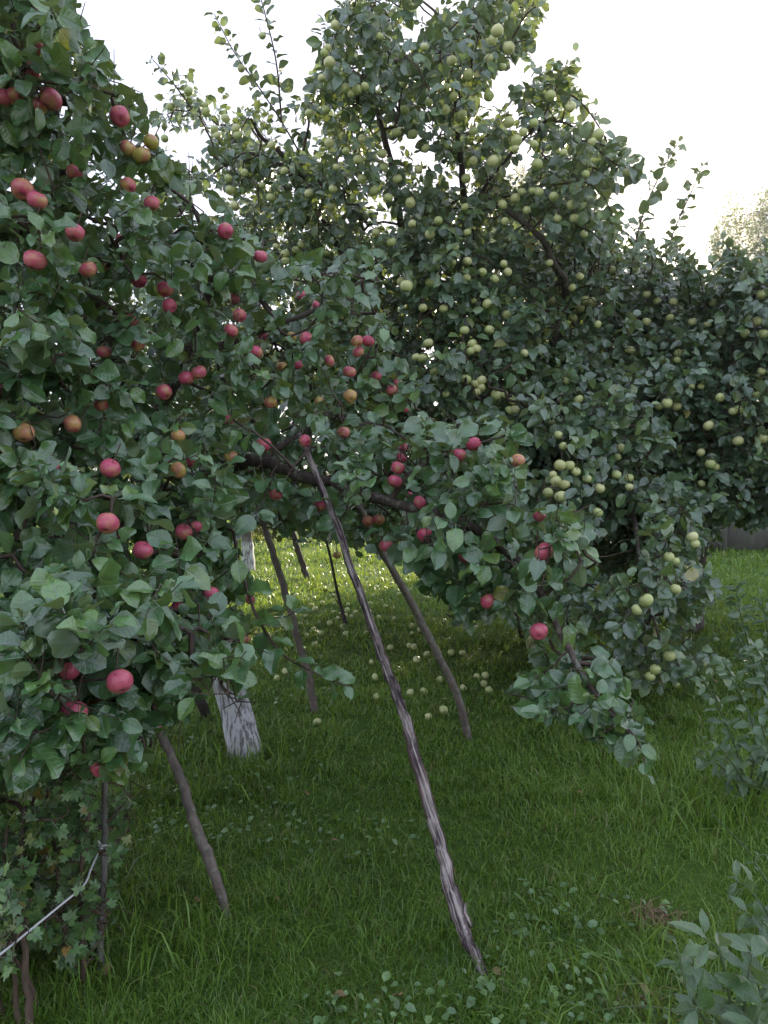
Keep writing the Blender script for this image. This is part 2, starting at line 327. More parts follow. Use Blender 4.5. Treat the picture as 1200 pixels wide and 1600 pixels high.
# ------------------------------------------------------------------ leaf shapes
def oval_leaf(hi, wid=0.72, curl=0.22, fold=0.28, wave=0.05, twist=0.0, seed=0, prof=None, pet=0.22):
    rr = np.random.default_rng(seed)
    rows = [0, .08, .24, .42, .60, .78, .92, 1.0] if hi else [0, .28, .68, 1.0]
    pu = [0, .08, .3, .5, .7, .9, 1.0]; pw = prof or [0, .27, .46, .5, .43, .21, 0]
    cols = [-1, -.5, 0, .5, 1] if hi else [-1, 0, 1]
    V = []; UV = []; idx = []
    ph = rr.uniform(0, 6.28, 2)
    for i, u in enumerate(rows):
        hw = np.interp(u, pu, pw) * wid; tip = i in (0, len(rows) - 1); row = []
        for c in ([0] if tip else cols):
            jag = 1 + (rr.uniform(-.035, .035) if abs(c) == 1 else 0)
            x = c * hw * jag
            z = abs(c) * hw * fold * (1 - .45 * abs(c)) - curl * u * u + wave * math.sin(u * 9 + ph[0 if c > 0 else 1]) * abs(c) ** 2 + twist * x * u
            yy = u * (1 - 0.25 * curl * u)
            row.append(len(V)); V.append((x, yy, z)); UV.append((0.5 + c * 0.5 * (hw / wid + .02), u))
        idx.append(row)
    Fc = []
    nr = len(rows); nc = len(cols)
    for k in range(nc - 1):
        Fc.append((idx[0][0], idx[1][k + 1], idx[1][k])); Fc.append((idx[-2][k], idx[-2][k + 1], idx[-1][0]))
    for i in range(1, nr - 2):
        for k in range(nc - 1): Fc.append((idx[i][k], idx[i][k + 1], idx[i + 1][k + 1], idx[i + 1][k]))
    if pet and hi:
        b = len(V); V += [(-.014, -pet, .02), (.014, -pet, .02), (.012, .04, .0), (-.012, .04, .0)]
        UV += [(.5, 0)] * 4; Fc.append((b, b + 1, b + 2, b + 3))
    return np.array(V), Fc, np.array(UV)
def lobed_leaf(seed=0, cup=.18):
    rr = np.random.default_rng(seed)
    ang = [-150, -118, -92, -66, -42, -22, 0, 22, 42, 66, 92, 118, 150]
    rad = [.30, .52, .62, .40, .70, .44, .80, .44, .70, .40, .62, .52, .30]
    V = [(0, .32, 0)]; UV = [(.5, .3)]
    for a, r in zip(ang, rad):
        r *= rr.uniform(.88, 1.12); a = R(a)
        x = math.sin(a) * r * .82; y = .32 + math.cos(a) * r * .85; z = cup * r * r - .2 * max(0, y - .4) ** 2 + rr.uniform(-.04, .04)
        V.append((x, y, z)); UV.append((.5 + x * .6, max(0, min(1, y))))
    Fc = [(0, i + 2, i + 1) for i in range(len(ang) - 1)]
    b = len(V); V += [(-.02, -.45, .05), (.02, -.45, .05), (.02, .3, 0), (-.02, .3, 0)]; UV += [(.5, 0)] * 4; Fc.append((b, b + 1, b + 2, b + 3))
    return np.array(V), Fc, np.array(UV)
LONG = [0, .14, .36, .46, .40, .17, 0]
SHAPES = {
    'hi': [oval_leaf(True, random.uniform(.62, .84), random.uniform(.05, .6), random.uniform(.1, .85), random.uniform(.03, .15), random.uniform(-.7, .7), s) for s in range(10)],
    'lo': [oval_leaf(False, random.uniform(.58, .78), random.uniform(.08, .6), random.uniform(.1, .85), 0, random.uniform(-.4, .4), s) for s in range(8)],
    'lobed': [lobed_leaf(s, random.uniform(.0, .4)) for s in range(6)],
    'long': [oval_leaf(True, random.uniform(.42, .58), random.uniform(.1, .5), random.uniform(.2, .6), .04, random.uniform(-.4, .4), s, LONG, .12) for s in range(6)],
}
LEAFMESH = {}
def leaf_mesh(kind, v, mkey):
    k = (kind, v, mkey)
    if k not in LEAFMESH:
        V, Fc, UV = SHAPES[kind][v]; loops = [i for f in Fc for i in f]; st = np.cumsum([0] + [len(f) for f in Fc])[:-1]
        me = mesh_np('leaf', V, loops, st, UV[loops]); me.materials.append(LM[mkey + '_o']); LEAFMESH[k] = me
    return LEAFMESH[k]

class Leaves:
    def __init__(s): s.a = []
    def add(s, P, D, Nn, S, T, kind):
        n = len(P)
        if n == 0: return
        ki = list(SHAPES).index(kind)
        s.a.append(np.column_stack([P, D, Nn, S, T, np.full(n, ki), rng.integers(0, len(SHAPES[kind]), n)]))
    def arr(s):
        A = np.concatenate(s.a) if s.a else np.zeros((0, 13))
        D = unit(A[:, 3:6]); Nn = A[:, 6:9]; Nn = unit(Nn - (Nn * D).sum(1, keepdims=True) * D)
        A[:, 3:6] = D; A[:, 6:9] = Nn; return A

PLANTS = []
class Plant:
    def __init__(s, name, loc, label, cat, mkey, twigmat=M_TWIG, keep=300, group=None, minhit=6):
        s.root = empty(name, loc, label, cat, group); s.loc = np.array(loc, float); s.L = Leaves(); s.mkey = mkey
        s.nodes = []; s.tw = Geo(); s.twigmat = twigmat; s.keep = keep; s.minhit = minhit; PLANTS.append(s)
    def limb(s, name, pts, r0, r1, m, n=8, sub=6, wob=.12, pw=1.0):
        path = smooth_path(pts, sub); k = len(path); g = Geo()
        rad = [(r0 + (r1 - r0) * (i / (k - 1)) ** pw) * (1 + (.35 * math.exp(-i / 3) if name == 'trunk' else 0)) for i in range(k)]
        rr = np.random.default_rng(len(PLANTS) * 100 + len(s.nodes))
        path = [p + (rr.normal(0, .06 if name == 'trunk' else .25, 3) * rad[i] if 0 < i < k - 1 else 0) for i, p in enumerate(path)]
        g.tube(path, rad, n, wob, seed=k + int(abs(path[0][0]) * 100)); s.nodes += [p for p in path]
        return link(name, g.mesh(name, s.loc), m, s.root)
    def connect(s, B):
        """grow a thin twig to every spur base from the nearest wood there is"""
        nodes = np.array(s.nodes); kids = np.zeros(len(B)); par = np.full(len(B), -1)
        d0 = np.min(np.linalg.norm(B[:, None, :] - nodes[None, ::2, :], axis=2), axis=1)
        order = np.argsort(d0); allp = np.concatenate([nodes, np.zeros((len(B), 3))]); own = np.full(len(allp), -1); cnt = len(nodes)
        src = {}
        for i in order:
            dd = np.linalg.norm(allp[:cnt] - B[i], axis=1); j = int(np.argmin(dd)); src[i] = allp[j].copy(); par[i] = own[j]
            allp[cnt] = B[i]; own[cnt] = i; cnt += 1
        for i in order[::-1]:
            if par[i] >= 0: kids[par[i]] += kids[i] + 1
        for i in order:
            a, b = src[i], B[i]; ln = np.linalg.norm(b - a)
            if ln < 1e-4: continue
            mid = (a + b) / 2 + rng.normal(0, .12, 3) * ln
            ex, ey, ed = proj(mid)
            if 300 < ex < 405 and 985 < ey < 1190 and ed < 4.0 and ln > .12: continue
            r = min(.0022 * math.sqrt(1 + kids[i]), .008)
            if par[i] >= 0: r0 = min(.0024 * math.sqrt(1 + kids[par[i]]), .009)
            else: r0 = r * 1.2
            s.tw.tube([a, mid, b], [min(r0, r * 1.5), r * 1.1, r], 4, cap=False)

def spur_points(poly, dpts, thick, n, tpow=1.5, clump=0.0, cs=60, dn=0.25, seed=0, power=3.0):
    poly = np.asarray(poly, float); lo = poly.min(0); hi = poly.max(0); X = []; Y = []
    while len(X) < n:
        px = rng.uniform(lo[0], hi[0], n * 2); py = rng.uniform(lo[1], hi[1], n * 2); k = inpoly(px, py, poly)
        if clump: k &= vnoise(px / cs + 50, py / cs + 80, seed) > clump * rng.uniform(.5, 1.2, len(px))
        X += px[k].tolist(); Y += py[k].tolist()
    px = np.array(X[:n]); py = np.array(Y[:n])
    d = idw(px, py, dpts, power) + (vnoise(px / 70 + 7, py / 70, 21 + seed) - .5) * 2 * dn + (thick(px, py) if callable(thick) else thick) * rng.uniform(0, 1, n) ** tpow
    return at(px, py, d)

def spur_leaves(pl, B, kind, size, n=(7, 11), shoot=(.06, .16), droop=.3, upn=(0, -.45, .75), nn=.5, poly=None, tmean=.45, tsd=.2, cam_out=.45, yellow=.02, hi_d=None):
    m = len(B); S = unit(rng.normal(0, .75, (m, 3)) + np.array([0, -cam_out, .35]))
    L = rng.uniform(*shoot, m); nl = rng.integers(n[0], n[1] + 1, m)
    ref = unit(rng.normal(0, 1, (m, 3))); U = unit(np.cross(S, ref)); V = np.cross(S, U); ph0 = rng.uniform(0, 6.28, m)
    tl = rng.normal(0, .08, m)
    for i in range(m):
        pl.tw.tube([B[i], B[i] + S[i] * L[i]], [.0022, .0014], 3, cap=False)
    for k in range(n[1]):
        a = k < nl; f = k / np.maximum(nl - 1, 1)
        phi = ph0 + k * 2.4 + rng.normal(0, .3, m); rad = np.cos(phi)[:, None] * U + np.sin(phi)[:, None] * V
        al = (.25 + .7 * f)[:, None]
        D = unit(al * S + (1.05 - .4 * f)[:, None] * rad + np.array([0, 0, -droop]) + rng.normal(0, .2, (m, 3)))
        sz = size * rng.uniform(.62, 1.12, m) * (1 - .25 * f ** 3)
        P = B + S * (L * f)[:, None] + D * (.2 * sz)[:, None]
        Nn = np.array(upn) + rng.normal(0, nn, (m, 3))
        T = np.clip(rng.normal(tmean, tsd, m) + tl, 0, .9); T = np.where(rng.uniform(0, 1, m) < yellow, rng.uniform(.9, 1, m), T)
        if poly is not None:
            c = P + D * (.5 * sz)[:, None]; qx, qy, _ = proj(c); a = a & inpoly(qx, qy, poly)
        if hi_d is not None:
            _, _, dd = proj(P); h = dd < hi_d
            pl.L.add(P[a & h], D[a & h], Nn[a & h], sz[a & h], T[a & h], 'hi'); a = a & ~h
        pl.L.add(P[a], D[a], Nn[a], sz[a], T[a], kind)

def sprig(pl, pts, n, size, kind, r=.004, t0=.1, droop=.15, upn=(0, -.4, .8), nn=.4, tmean=.5, yellow=.02, stemname=None, m=None, spread=.85):
    """a shoot through the points with n alternate leaves"""
    path = np.array(smooth_path(pts, 8))
    if stemname:
        g = Geo(); g.tube(path, np.linspace(r, r * .4, len(path)), 6); link(stemname, g.mesh(stemname, pl.loc), m or pl.twigmat, pl.root)
    else: pl.tw.tube(path, np.linspace(r, r * .4, len(path)), 4, cap=False)
    f = np.linspace(t0, 1, n); ii = f * (len(path) - 1); i0 = np.minimum(ii.astype(int), len(path) - 2)
    P = path[i0] + (path[i0 + 1] - path[i0]) * (ii - i0)[:, None]; T = unit(path[i0 + 1] - path[i0])
    U = unit(np.cross(T, np.array([.3, .2, 1.0]))); V = np.cross(T, U); phi = np.arange(n) * 2.4 + rng.uniform(0, 6)
    D = unit(.6 * T + spread * (np.cos(phi)[:, None] * U + np.sin(phi)[:, None] * V) + np.array([0, 0, -droop]) + rng.normal(0, .15, (n, 3)))
    sz = size * rng.uniform(.7, 1.1, n) * (1 - .35 * f ** 4)
    tt = np.clip(rng.normal(tmean, .18, n), 0, .9); tt = np.where(rng.uniform(0, 1, n) < yellow, .96, tt)
    pl.L.add(P + D * (.12 * sz)[:, None], D, np.array(upn) + rng.normal(0, nn, (n, 3)), sz, tt, kind)
def A(*q): return [at(*p) for p in q]

# ------------------------------------------------------------------ setting: ground and wall
xs = np.unique(np.concatenate([np.linspace(-60, -12, 14), np.linspace(-12, 12, 160), np.linspace(12, 60, 14)]))
ys = np.unique(np.concatenate([np.linspace(-20, -3, 10), np.linspace(-3, 22, 160), np.linspace(22, 90, 20)]))
GX, GY = np.meshgrid(xs, ys); GZ = gz(GX, GY); nx = len(xs)
I, J = np.meshgrid(np.arange(len(ys) - 1), np.arange(nx - 1), indexing='ij'); q = (I * nx + J).ravel()
loops = np.column_stack([q, q + 1, q + 1 + nx, q + nx]).ravel()
go = link('ground', mesh_np('ground', np.column_stack([GX.ravel(), GY.ravel(), GZ.ravel()]), loops, np.arange(len(q)) * 4), M_SOIL)
tag(go, 'green orchard lawn in shade with sunlit grass beyond', kind='structure')

WY = 14.6
wall = empty('concrete_wall', (6.5, WY, 0), 'low grey concrete panel wall behind the right-hand apple tree', 'wall')
for i in range(6):
    g = Geo(); x0 = 4.55 + i * 1.9; g.box((x0 + .075, WY - .03, -.05), (x0 + 1.825, WY + .03, 1.55 + .02 * (i % 2)))
    link('panel', g.mesh('panel', (6.5, WY, 0)), M_WALL, wall)
    g = Geo(); g.box((x0 - .07, WY - .07, -.05), (x0 + .07, WY + .07, 1.72)); link('post', g.mesh('post', (6.5, WY, 0)), M_WALL, wall)

# ------------------------------------------------------------------ red-fruited tree (near)
RED_MASK = [(-300, -220), (105, -220), (118, 0), (125, 40), (160, 80), (190, 125), (215, 150), (235, 205), (262, 240), (290, 275), (330, 300), (400, 370), (450, 400), (500, 400), (555, 370), (598, 392),
            (600, 440), (590, 480), (620, 540), (655, 600), (650, 640), (690, 665), (770, 645), (832, 680), (815, 735), (822, 785), (900, 795), (948, 870), (930, 905), (872, 925), (868, 965), (925, 985),
            (962, 1040), (1003, 1110), (1018, 1195), (985, 1190), (930, 1150), (870, 1130), (800, 1110), (788, 1085), (830, 1030), (828, 985), (780, 965), (720, 985), (672, 940), (650, 893), (600, 880),
            (555, 868), (520, 838), (470, 860), (440, 835), (405, 812), (372, 835), (378, 880), (412, 900), (402, 950), (385, 1010), (388, 1080), (360, 1112), (310, 1092), (270, 1130), (215, 1205), (150, 1215),
            (100, 1155), (52, 1238), (8, 1205), (-300, 1230)]
RED_DEPTH = [(-250, 0, 2.3), (-250, 600, 2.2), (-250, 1100, 2.0), (0, 0, 2.25), (100, 100, 2.4), (230, 230, 2.75), (0, -200, 2.4), (50, 400, 2.25), (250, 450, 2.85), (352, 360, 3.0), (450, 450, 3.3), (590, 450, 3.5), (600, 600, 3.6),
             (150, 620, 2.5), (50, 680, 2.3), (300, 600, 2.95), (420, 700, 3.1), (170, 820, 2.05), (60, 850, 2.1), (280, 840, 2.6), (60, 1000, 1.85), (190, 1065, 1.78), (60, 1150, 1.75), (250, 950, 2.0), (330, 1040, 2.05),
             (500, 790, 3.2), (620, 730, 3.05), (720, 710, 2.9), (720, 870, 2.8), (840, 860, 2.6), (840, 990, 2.6), (900, 1090, 2.4), (1000, 1160, 2.4), (390, 930, 2.8), (560, 850, 3.1)]
def red_thick(px, py):
    t = np.where(px > 640, .75, 1.5); return np.where((py > 900) & (px < 450), .55, t)
red = Plant('apple_tree', tuple(ground(385, 1178)), 'red-fruited apple tree with a leaning whitewashed trunk and drooping propped boughs', 'tree', 'red')
g0 = ground(386, 1182)
red.limb('trunk', [g0 + np.array([.01, 0, -.08]), at(350, 1045, 4.15), at(318, 950, 4.1), at(285, 870, 4.0), at(250, 780, 3.9)], .080, .062, M_WHITE, n=14, sub=7, wob=.04)
limbs = [('branch', A((250, 780, 3.9), (330, 740, 3.7), (400, 722, 3.5), (480, 745, 3.35), (610, 785, 3.2), (720, 815, 3.0), (810, 880, 2.85), (870, 980, 2.7), (930, 1085, 2.5), (1000, 1165, 2.42)), .034, .006),
         ('branch', A((250, 780, 3.9), (215, 690, 3.7), (180, 560, 3.4), (120, 400, 3.1), (90, 200, 2.9), (60, 40, 2.7), (20, -160, 2.7)), .05, .010),
         ('branch', A((215, 690, 3.7), (290, 560, 3.6), (330, 420, 3.5), (300, 320, 3.3)), .034, .007),
         ('branch', A((290, 560, 3.6), (400, 520, 3.7), (500, 480, 3.8), (580, 430, 3.8)), .022, .006),
         ('branch', A((250, 780, 3.9), (180, 800, 3.2), (120, 860, 2.7), (70, 1000, 2.3), (40, 1130, 1.95)), .034, .006),
         ('branch', A((120, 860, 2.7), (180, 930, 2.35), (245, 965, 2.2), (300, 990, 2.15)), .02, .005),
         ('branch', A((215, 690, 3.7), (100, 660, 3.0), (0, 640, 2.7), (-150, 640, 2.6)), .03, .008),
         ('branch', A((120, 400, 3.1), (0, 330, 2.8), (-150, 250, 2.7)), .024, .007),
         ('branch', A((70, 1000, 2.3), (-60, 1030, 2.2), (-180, 1060, 2.2)), .015, .005),
         ('branch', A((520, 640, 3.7), (545, 660, 3.7), (600, 665, 3.7), (640, 690, 3.6)), .012, .005),
         ('branch', A((400, 722, 3.5), (450, 690, 3.6), (520, 640, 3.7), (560, 600, 3.8)), .018, .006),
         ('branch', A((610, 785, 3.2), (640, 740, 3.15), (700, 710, 3.1), (790, 680, 3.05)), .014, .004)]
for nm, pts, r0, r1 in limbs: red.limb(nm, pts, r0, r1, M_BARK)
B = spur_points(RED_MASK, RED_DEPTH, red_thick, 2000, tpow=1.35, dn=.22)
red.connect(B)
spur_leaves(red, B, 'lo', .092, (7, 11), (.05, .16), droop=.38, poly=RED_MASK, hi_d=3.4, nn=.55, tmean=.42, tsd=.24, yellow=.015)
SPRIG_MASK = [(385, 955), (470, 935), (500, 985), (552, 1000), (562, 1085), (520, 1105), (470, 1095), (440, 1055), (390, 1040)]
sprig(red, A((380, 900, 2.75), (400, 960, 2.6), (440, 1020, 2.5), (500, 1055, 2.45), (550, 1075, 2.42)), 16, .10, 'hi', r=.006)
sprig(red, A((400, 960, 2.6), (440, 965, 2.55), (470, 950, 2.5)), 8, .08, 'hi', r=.003)
sprig(red, A((930, 1085, 2.45), (965, 1120, 2.4), (1000, 1165, 2.38), (1010, 1210, 2.36)), 14, .06, 'hi', r=.005)
sprig(red, A((60, 1130, 1.8), (45, 1160, 1.74), (30, 1190, 1.7)), 7, .10, 'hi', r=.005)

# ------------------------------------------------------------------ green-fruited trees behind
GRN_MASK = [(222, 335), (232, 262), (248, 205), (270, 162), (298, 140), (330, 165), (352, 192), (385, 172), (430, 185), (468, 222), (476, 180), (488, 150), (498, 100), (505, 58), (540, 12), (556, -60), (660, -60), (640, 30), (604, 62), (640, 75), (668, 62), (684, 30),
            (722, 40), (752, 8), (760, -60), (850, -60), (832, 5), (818, 42), (818, 85), (790, 122), (778, 165), (800, 158), (850, 108), (880, 118), (888, 152), (912, 195), (942, 212), (952, 250), (990, 265), (962, 284), (925, 300), (948, 335), (945, 385), (905, 405),
            (960, 450), (1000, 560), (1040, 680), (1080, 800), (1132, 850), (1128, 885), (1092, 930), (1075, 985), (1088, 1035), (1005, 1072), (985, 1020), (962, 1010), (900, 985), (840, 960), (780, 930), (700, 890), (640, 862), (560, 845), (420, 820), (300, 760)]
GRN_DEPTH = [(260, 200, 5.6), (330, 170, 5.6), (560, 100, 4.6), (700, 60, 4.4), (820, 200, 4.6), (930, 240, 4.6), (380, 330, 5.7), (500, 400, 5.6), (640, 320, 5.0), (700, 500, 5.0), (740, 600, 4.9), (870, 750, 4.5), (1010, 940, 3.8), (1050, 1030, 4.1), (1080, 840, 4.3),
             (900, 500, 5.4), (560, 250, 4.9), (760, 330, 5.0), (450, 650, 5.8), (620, 800, 5.8), (1000, 700, 4.8)]
grn = Plant('apple_tree', tuple(ground(862, 988)), 'tall spreading apple tree hung with pale green fruit, behind the red-fruited one', 'tree', 'green')
t0 = ground(862, 988)
top = t0 + np.array([-.15, .1, 1.25])
grn.limb('trunk', [t0 + np.array([0, 0, -.08]), t0 + np.array([-.03, 0, .5]), top], .13, .10, M_BARK, n=12)
TT = tuple(top)
for pts, r0, r1 in [([top] + A((640, 560, 6.6), (520, 370, 6.3), (480, 280, 6.0), (410, 215, 5.7), (392, 185, 5.5)), .045, .007),
                    ([top] + A((700, 560, 6.3), (640, 400, 5.8), (610, 250, 5.4), (575, 100, 5.1), (585, -40, 5.0)), .045, .007),
                    ([top] + A((760, 500, 6.2), (730, 330, 5.8), (715, 200, 5.3), (720, 90, 5.0), (770, -20, 4.9)), .04, .006),
                    ([top] + A((860, 560, 6.0), (885, 460, 5.6), (868, 420, 5.3), (845, 370, 5.2), (800, 335, 5.2), (750, 300, 5.3)), .04, .010),
                    (A((730, 330, 5.8), (790, 250, 5.2), (850, 190, 5.0), (905, 205, 4.9), (955, 255, 4.8)), .014, .005),
                    ([top] + A((880, 650, 5.8), (940, 700, 5.7), (985, 790, 5.1), (1005, 900, 4.5), (1030, 1000, 4.4)), .035, .005),
                    ([top] + A((830, 640, 5.9), (800, 620, 5.3), (770, 600, 5.1), (740, 560, 5.1)), .03, .008),
                    ([top] + A((600, 650, 6.7), (480, 560, 6.4), (360, 400, 6.2), (280, 300, 6.0)), .05, .010),
                    (A((480, 280, 6.0), (420, 250, 5.9), (380, 240, 5.9), (350, 260, 5.9)), .02, .008),
                    (A((940, 700, 5.7), (1000, 740, 5.3), (1060, 800, 4.9), (1110, 850, 4.7)), .014, .004)]:
    grn.limb('branch', pts, r0, r1, M_BARK, n=7)
up_poly = [(200, -80), (1010, -80), (1010, 420), (200, 420)]
B1 = spur_points(GRN_MASK, GRN_DEPTH, 2.6, 6000, tpow=1.1, clump=.34, cs=55, dn=.3, seed=1)
qx, qy, _ = proj(B1)
keep = (qy > 430) | (rng.uniform(0, 1, len(B1)) < np.where(qx < 480, .72, np.where(qy < 260, .6, .9)))
B1 = B1[keep]
grn.connect(B1)
spur_leaves(grn, B1, 'lo', .098, (7, 11), (.06, .2), droop=.45, poly=None, nn=.6, tmean=.45, tsd=.27, yellow=.04, hi_d=4.2)
for pts, n in [(A((480, 260, 5.9), (440, 190, 5.7), (400, 130, 5.6), (365, 80, 5.5), (335, 22, 5.4)), 34), (A((440, 190, 5.6), (432, 100, 5.4), (415, 25, 5.3), (402, -20, 5.2)), 20),
               (A((300, 170, 5.6), (272, 132, 5.5), (238, 92, 5.4)), 12), (A((582, 60, 5), (582, 20, 4.9), (584, -40, 4.9)), 10), (A((690, 60, 4.7), (715, 35, 4.6), (745, 10, 4.6), (765, -20, 4.6)), 12),
               (A((930, 230, 4.7), (960, 255, 4.6), (994, 262, 4.6)), 12), (A((800, 60, 4.6), (825, 20, 4.5), (850, 5, 4.5)), 12), (A((850, 180, 4.8), (872, 130, 4.7), (880, 105, 4.7)), 14),
               (A((840, 150, 4.9), (895, 150, 4.8), (940, 205, 4.7), (962, 262, 4.7)), 26), (A((880, 215, 4.9), (945, 228, 4.8), (985, 262, 4.7), (992, 275, 4.7)), 20), (A((860, 290, 5), (915, 285, 4.9), (950, 320, 4.8), (958, 372, 4.8)), 22),
               (A((760, 110, 4.8), (800, 70, 4.7), (830, 62, 4.7)), 14), (A((660, 90, 4.9), (690, 60, 4.8), (700, 22, 4.8)), 14), (A((500, 150, 5.2), (515, 90, 5.1), (530, 40, 5.0)), 16), (A((870, 350, 5.2), (920, 360, 5.1), (960, 400, 5.0)), 18)]:
    sprig(grn, pts, int(n * 1.25), .108, 'hi', r=.007, droop=.12, spread=1.1, nn=.7)
BAREROOT = None

RGT_MASK = [(860, 420), (905, 402), (950, 385), (985, 400), (1010, 420), (1040, 432), (1085, 452), (1135, 438), (1180, 425), (1250, 400), (1420, 360), (1420, 800), (1200, 818), (1120, 812), (1090, 840), (1060, 880), (960, 900), (880, 860), (800, 700)]
RGT_DEPTH = [(1000, 850, 6.0), (900, 850, 6.4), (900, 430, 6.2), (1000, 470, 6.0), (1100, 500, 5.8), (1180, 500, 5.3), (1040, 630, 5.4), (1150, 650, 5.2), (1100, 740, 5.4), (1300, 600, 5.0), (950, 650, 5.8)]
rgt = Plant('apple_tree', tuple(ground(1075, 985)), 'low broad apple tree with few small green apples, in front of the concrete wall', 'tree', 'green')
t1 = ground(1075, 985); top1 = t1 + np.array([.1, .05, 1.1])
rgt.limb('trunk', [t1 + np.array([0, 0, -.08]), t1 + np.array([.05, 0, .5]), top1], .11, .085, M_BARK, n=10)
for pts, r0, r1 in [([top1] + A((1050, 620, 6.8), (1010, 520, 6.5), (960, 450, 6.4)), .05, .009), ([top1] + A((1110, 600, 6.6), (1120, 500, 6.4), (1180, 440, 6.2)), .05, .009), ([top1] + A((1180, 680, 6.4), (1260, 640, 6.2), (1340, 560, 6.2)), .05, .010),
                    ([top1] + A((1020, 720, 6.4), (960, 650, 6.2), (900, 560, 6.2)), .04, .008), ([top1] + A((1120, 720, 6.2), (1150, 740, 5.8), (1180, 780, 5.7)), .03, .006), (A((1010, 520, 6.5), (940, 445, 6.4), (905, 440, 6.3)), .02, .01)]:
    rgt.limb('branch', pts, r0, r1, M_BARK, n=7)
B2 = spur_points(RGT_MASK, RGT_DEPTH, 2.2, 3200, tpow=1.2, clump=.28, cs=50, dn=.3, seed=2)
rgt.connect(B2)
spur_leaves(rgt, B2, 'lo', .094, (7, 11), (.06, .2), droop=.4, poly=None, nn=.6, tmean=.42, tsd=.2, yellow=.015)
for pts, n in [(A((985, 430, 6.2), (1000, 350, 6.0), (1030, 275, 6.0), (1060, 222, 6.0)), 30), (A((1035, 440, 6.2), (1050, 370, 6.1), (1078, 305, 6.0), (1098, 258, 6.0)), 22), (A((920, 430, 6), (950, 370, 5.9), (965, 330, 5.9)), 16),
               (A((1090, 470, 6), (1060, 420, 6), (1045, 385, 6)), 8)]:
    sprig(rgt, pts, int(n * 1.3), .115, 'hi', r=.008, droop=.08, spread=1.1, nn=.7)
for k in range(26):
    x0 = rng.uniform(885, 1200); y0 = np.interp(x0, [885, 960, 1040, 1100, 1200], [410, 395, 435, 455, 430]); h = rng.uniform(30, 105) * (1.2 if x0 < 1010 else .7); dx = rng.uniform(-35, 35); d = rng.uniform(5.6, 6.6)
    sprig(rgt, A((x0, y0 + 30, d), (x0 + dx * .3, y0 - h * .5, d - .1), (x0 + dx, y0 - h, d - .2)), int(8 + h / 5), .10, 'hi', r=.006, droop=.15, spread=1.1, nn=.7)

# ------------------------------------------------------------------ plants by the camera
bush = Plant('currant_bush', (-1.05, 2.1, 0), 'lobed-leaf fruit bush with bare brown canes, below the red-fruited tree', 'bush', 'bush', M_CANE)
BUSH_MASK = [(-260, 1150), (40, 1170), (130, 1190), (190, 1195), (215, 1230), (205, 1290), (190, 1350), (178, 1440), (150, 1500), (120, 1520), (60, 1480), (0, 1530), (-260, 1560)]
BUSH_DEPTH = [(0, 1200, 2.3), (100, 1300, 2.2), (180, 1300, 2.25), (0, 1450, 1.9), (120, 1480, 2.15), (-200, 1300, 2.2)]
for pts, r0, r1 in [([ground(48, 1640)] + A((44, 1560, 2.05), (36, 1450, 2.1), (30, 1370, 2.15), (40, 1260, 2.25)), .012, .006), ([ground(30, 1620)] + A((20, 1500, 2.1), (5, 1380, 2.15), (12, 1290, 2.2)), .008, .004),
                    ([ground(132, 1545)] + A((128, 1450, 2.3), (126, 1360, 2.3), (140, 1270, 2.35), (135, 1200, 2.4)), .010, .004), ([ground(128, 1548)] + A((100, 1450, 2.35), (85, 1330, 2.4), (60, 1220, 2.45)), .008, .004),
                    ([ground(8, 1600)] + A((-60, 1450, 2.1), (-140, 1300, 2.1)), .010, .004), ([ground(60, 1590)] + A((45, 1530, 2.15), (8, 1470, 2.15), (-30, 1380, 2.2)), .007, .003)]:
    bush.limb('cane', pts, r0, r1, M_CANE, n=7)
Bb = spur_points(BUSH_MASK, BUSH_DEPTH, .55, 800, tpow=1.1, clump=.35, cs=45, dn=.1, seed=4)
bush.connect(Bb)
spur_leaves(bush, Bb, 'lobed', .05, (4, 8), (.03, .09), droop=.2, poly=BUSH_MASK, nn=.5, tmean=.45, tsd=.25, yellow=.05)

sh = Plant('garden_shrub', tuple(ground(1165, 1240)), 'grey-green leafy plant standing in the grass beside the lawn edge', 'shrub', 'grey', M_STALK)
SH = float(np.linalg.norm(ground(1165, 1240)[:2]))
for pts, n, sz in [(A((1165, 1235, 3.5), (1150, 1170, 3.45), (1120, 1100, 3.35), (1098, 1060, 3.3)), 16, .085), (A((1170, 1235, 3.5), (1180, 1150, 3.4), (1150, 1070, 3.35), (1128, 1030, 3.3)), 18, .085), (A((1180, 1235, 3.5), (1205, 1130, 3.4), (1195, 1050, 3.35), (1180, 1010, 3.3)), 20, .09),
                   (A((1190, 1240, 3.5), (1240, 1150, 3.4), (1260, 1060, 3.4)), 20, .09), (A((1160, 1240, 3.5), (1130, 1200, 3.4), (1085, 1180, 3.3)), 14, .07), (A((1170, 1240, 3.5), (1150, 1200, 3.3), (1110, 1150, 3.25)), 14, .08),
                   (A((1185, 1240, 3.5), (1200, 1190, 3.3), (1190, 1130, 3.2)), 16, .08)]:
    sprig(sh, pts, int(n * 1.7), sz, 'long', r=.006, droop=.15, stemname='stem', m=M_STALK)
sh2 = Plant('garden_shrub', tuple(ground(1180, 1090)), 'loose blue-green plant growing beside the drooping green apple bough', 'shrub', 'grey', M_STALK)
for pts, n, sz in [(A((1185, 1085, 5.0), (1170, 1010, 4.9), (1155, 950, 4.8), (1150, 915, 4.8)), 22, .10), (A((1195, 1085, 5.0), (1200, 1000, 4.9), (1190, 930, 4.8)), 22, .10), (A((1200, 1085, 5.0), (1250, 990, 4.9), (1270, 930, 4.9)), 22, .1), (A((1190, 1085, 5.0), (1175, 1040, 4.8), (1150, 990, 4.7)), 18, .09)]:
    sprig(sh2, pts, int(n * 1.7), sz, 'long', r=.006, droop=.2, stemname='stem', m=M_STALK)
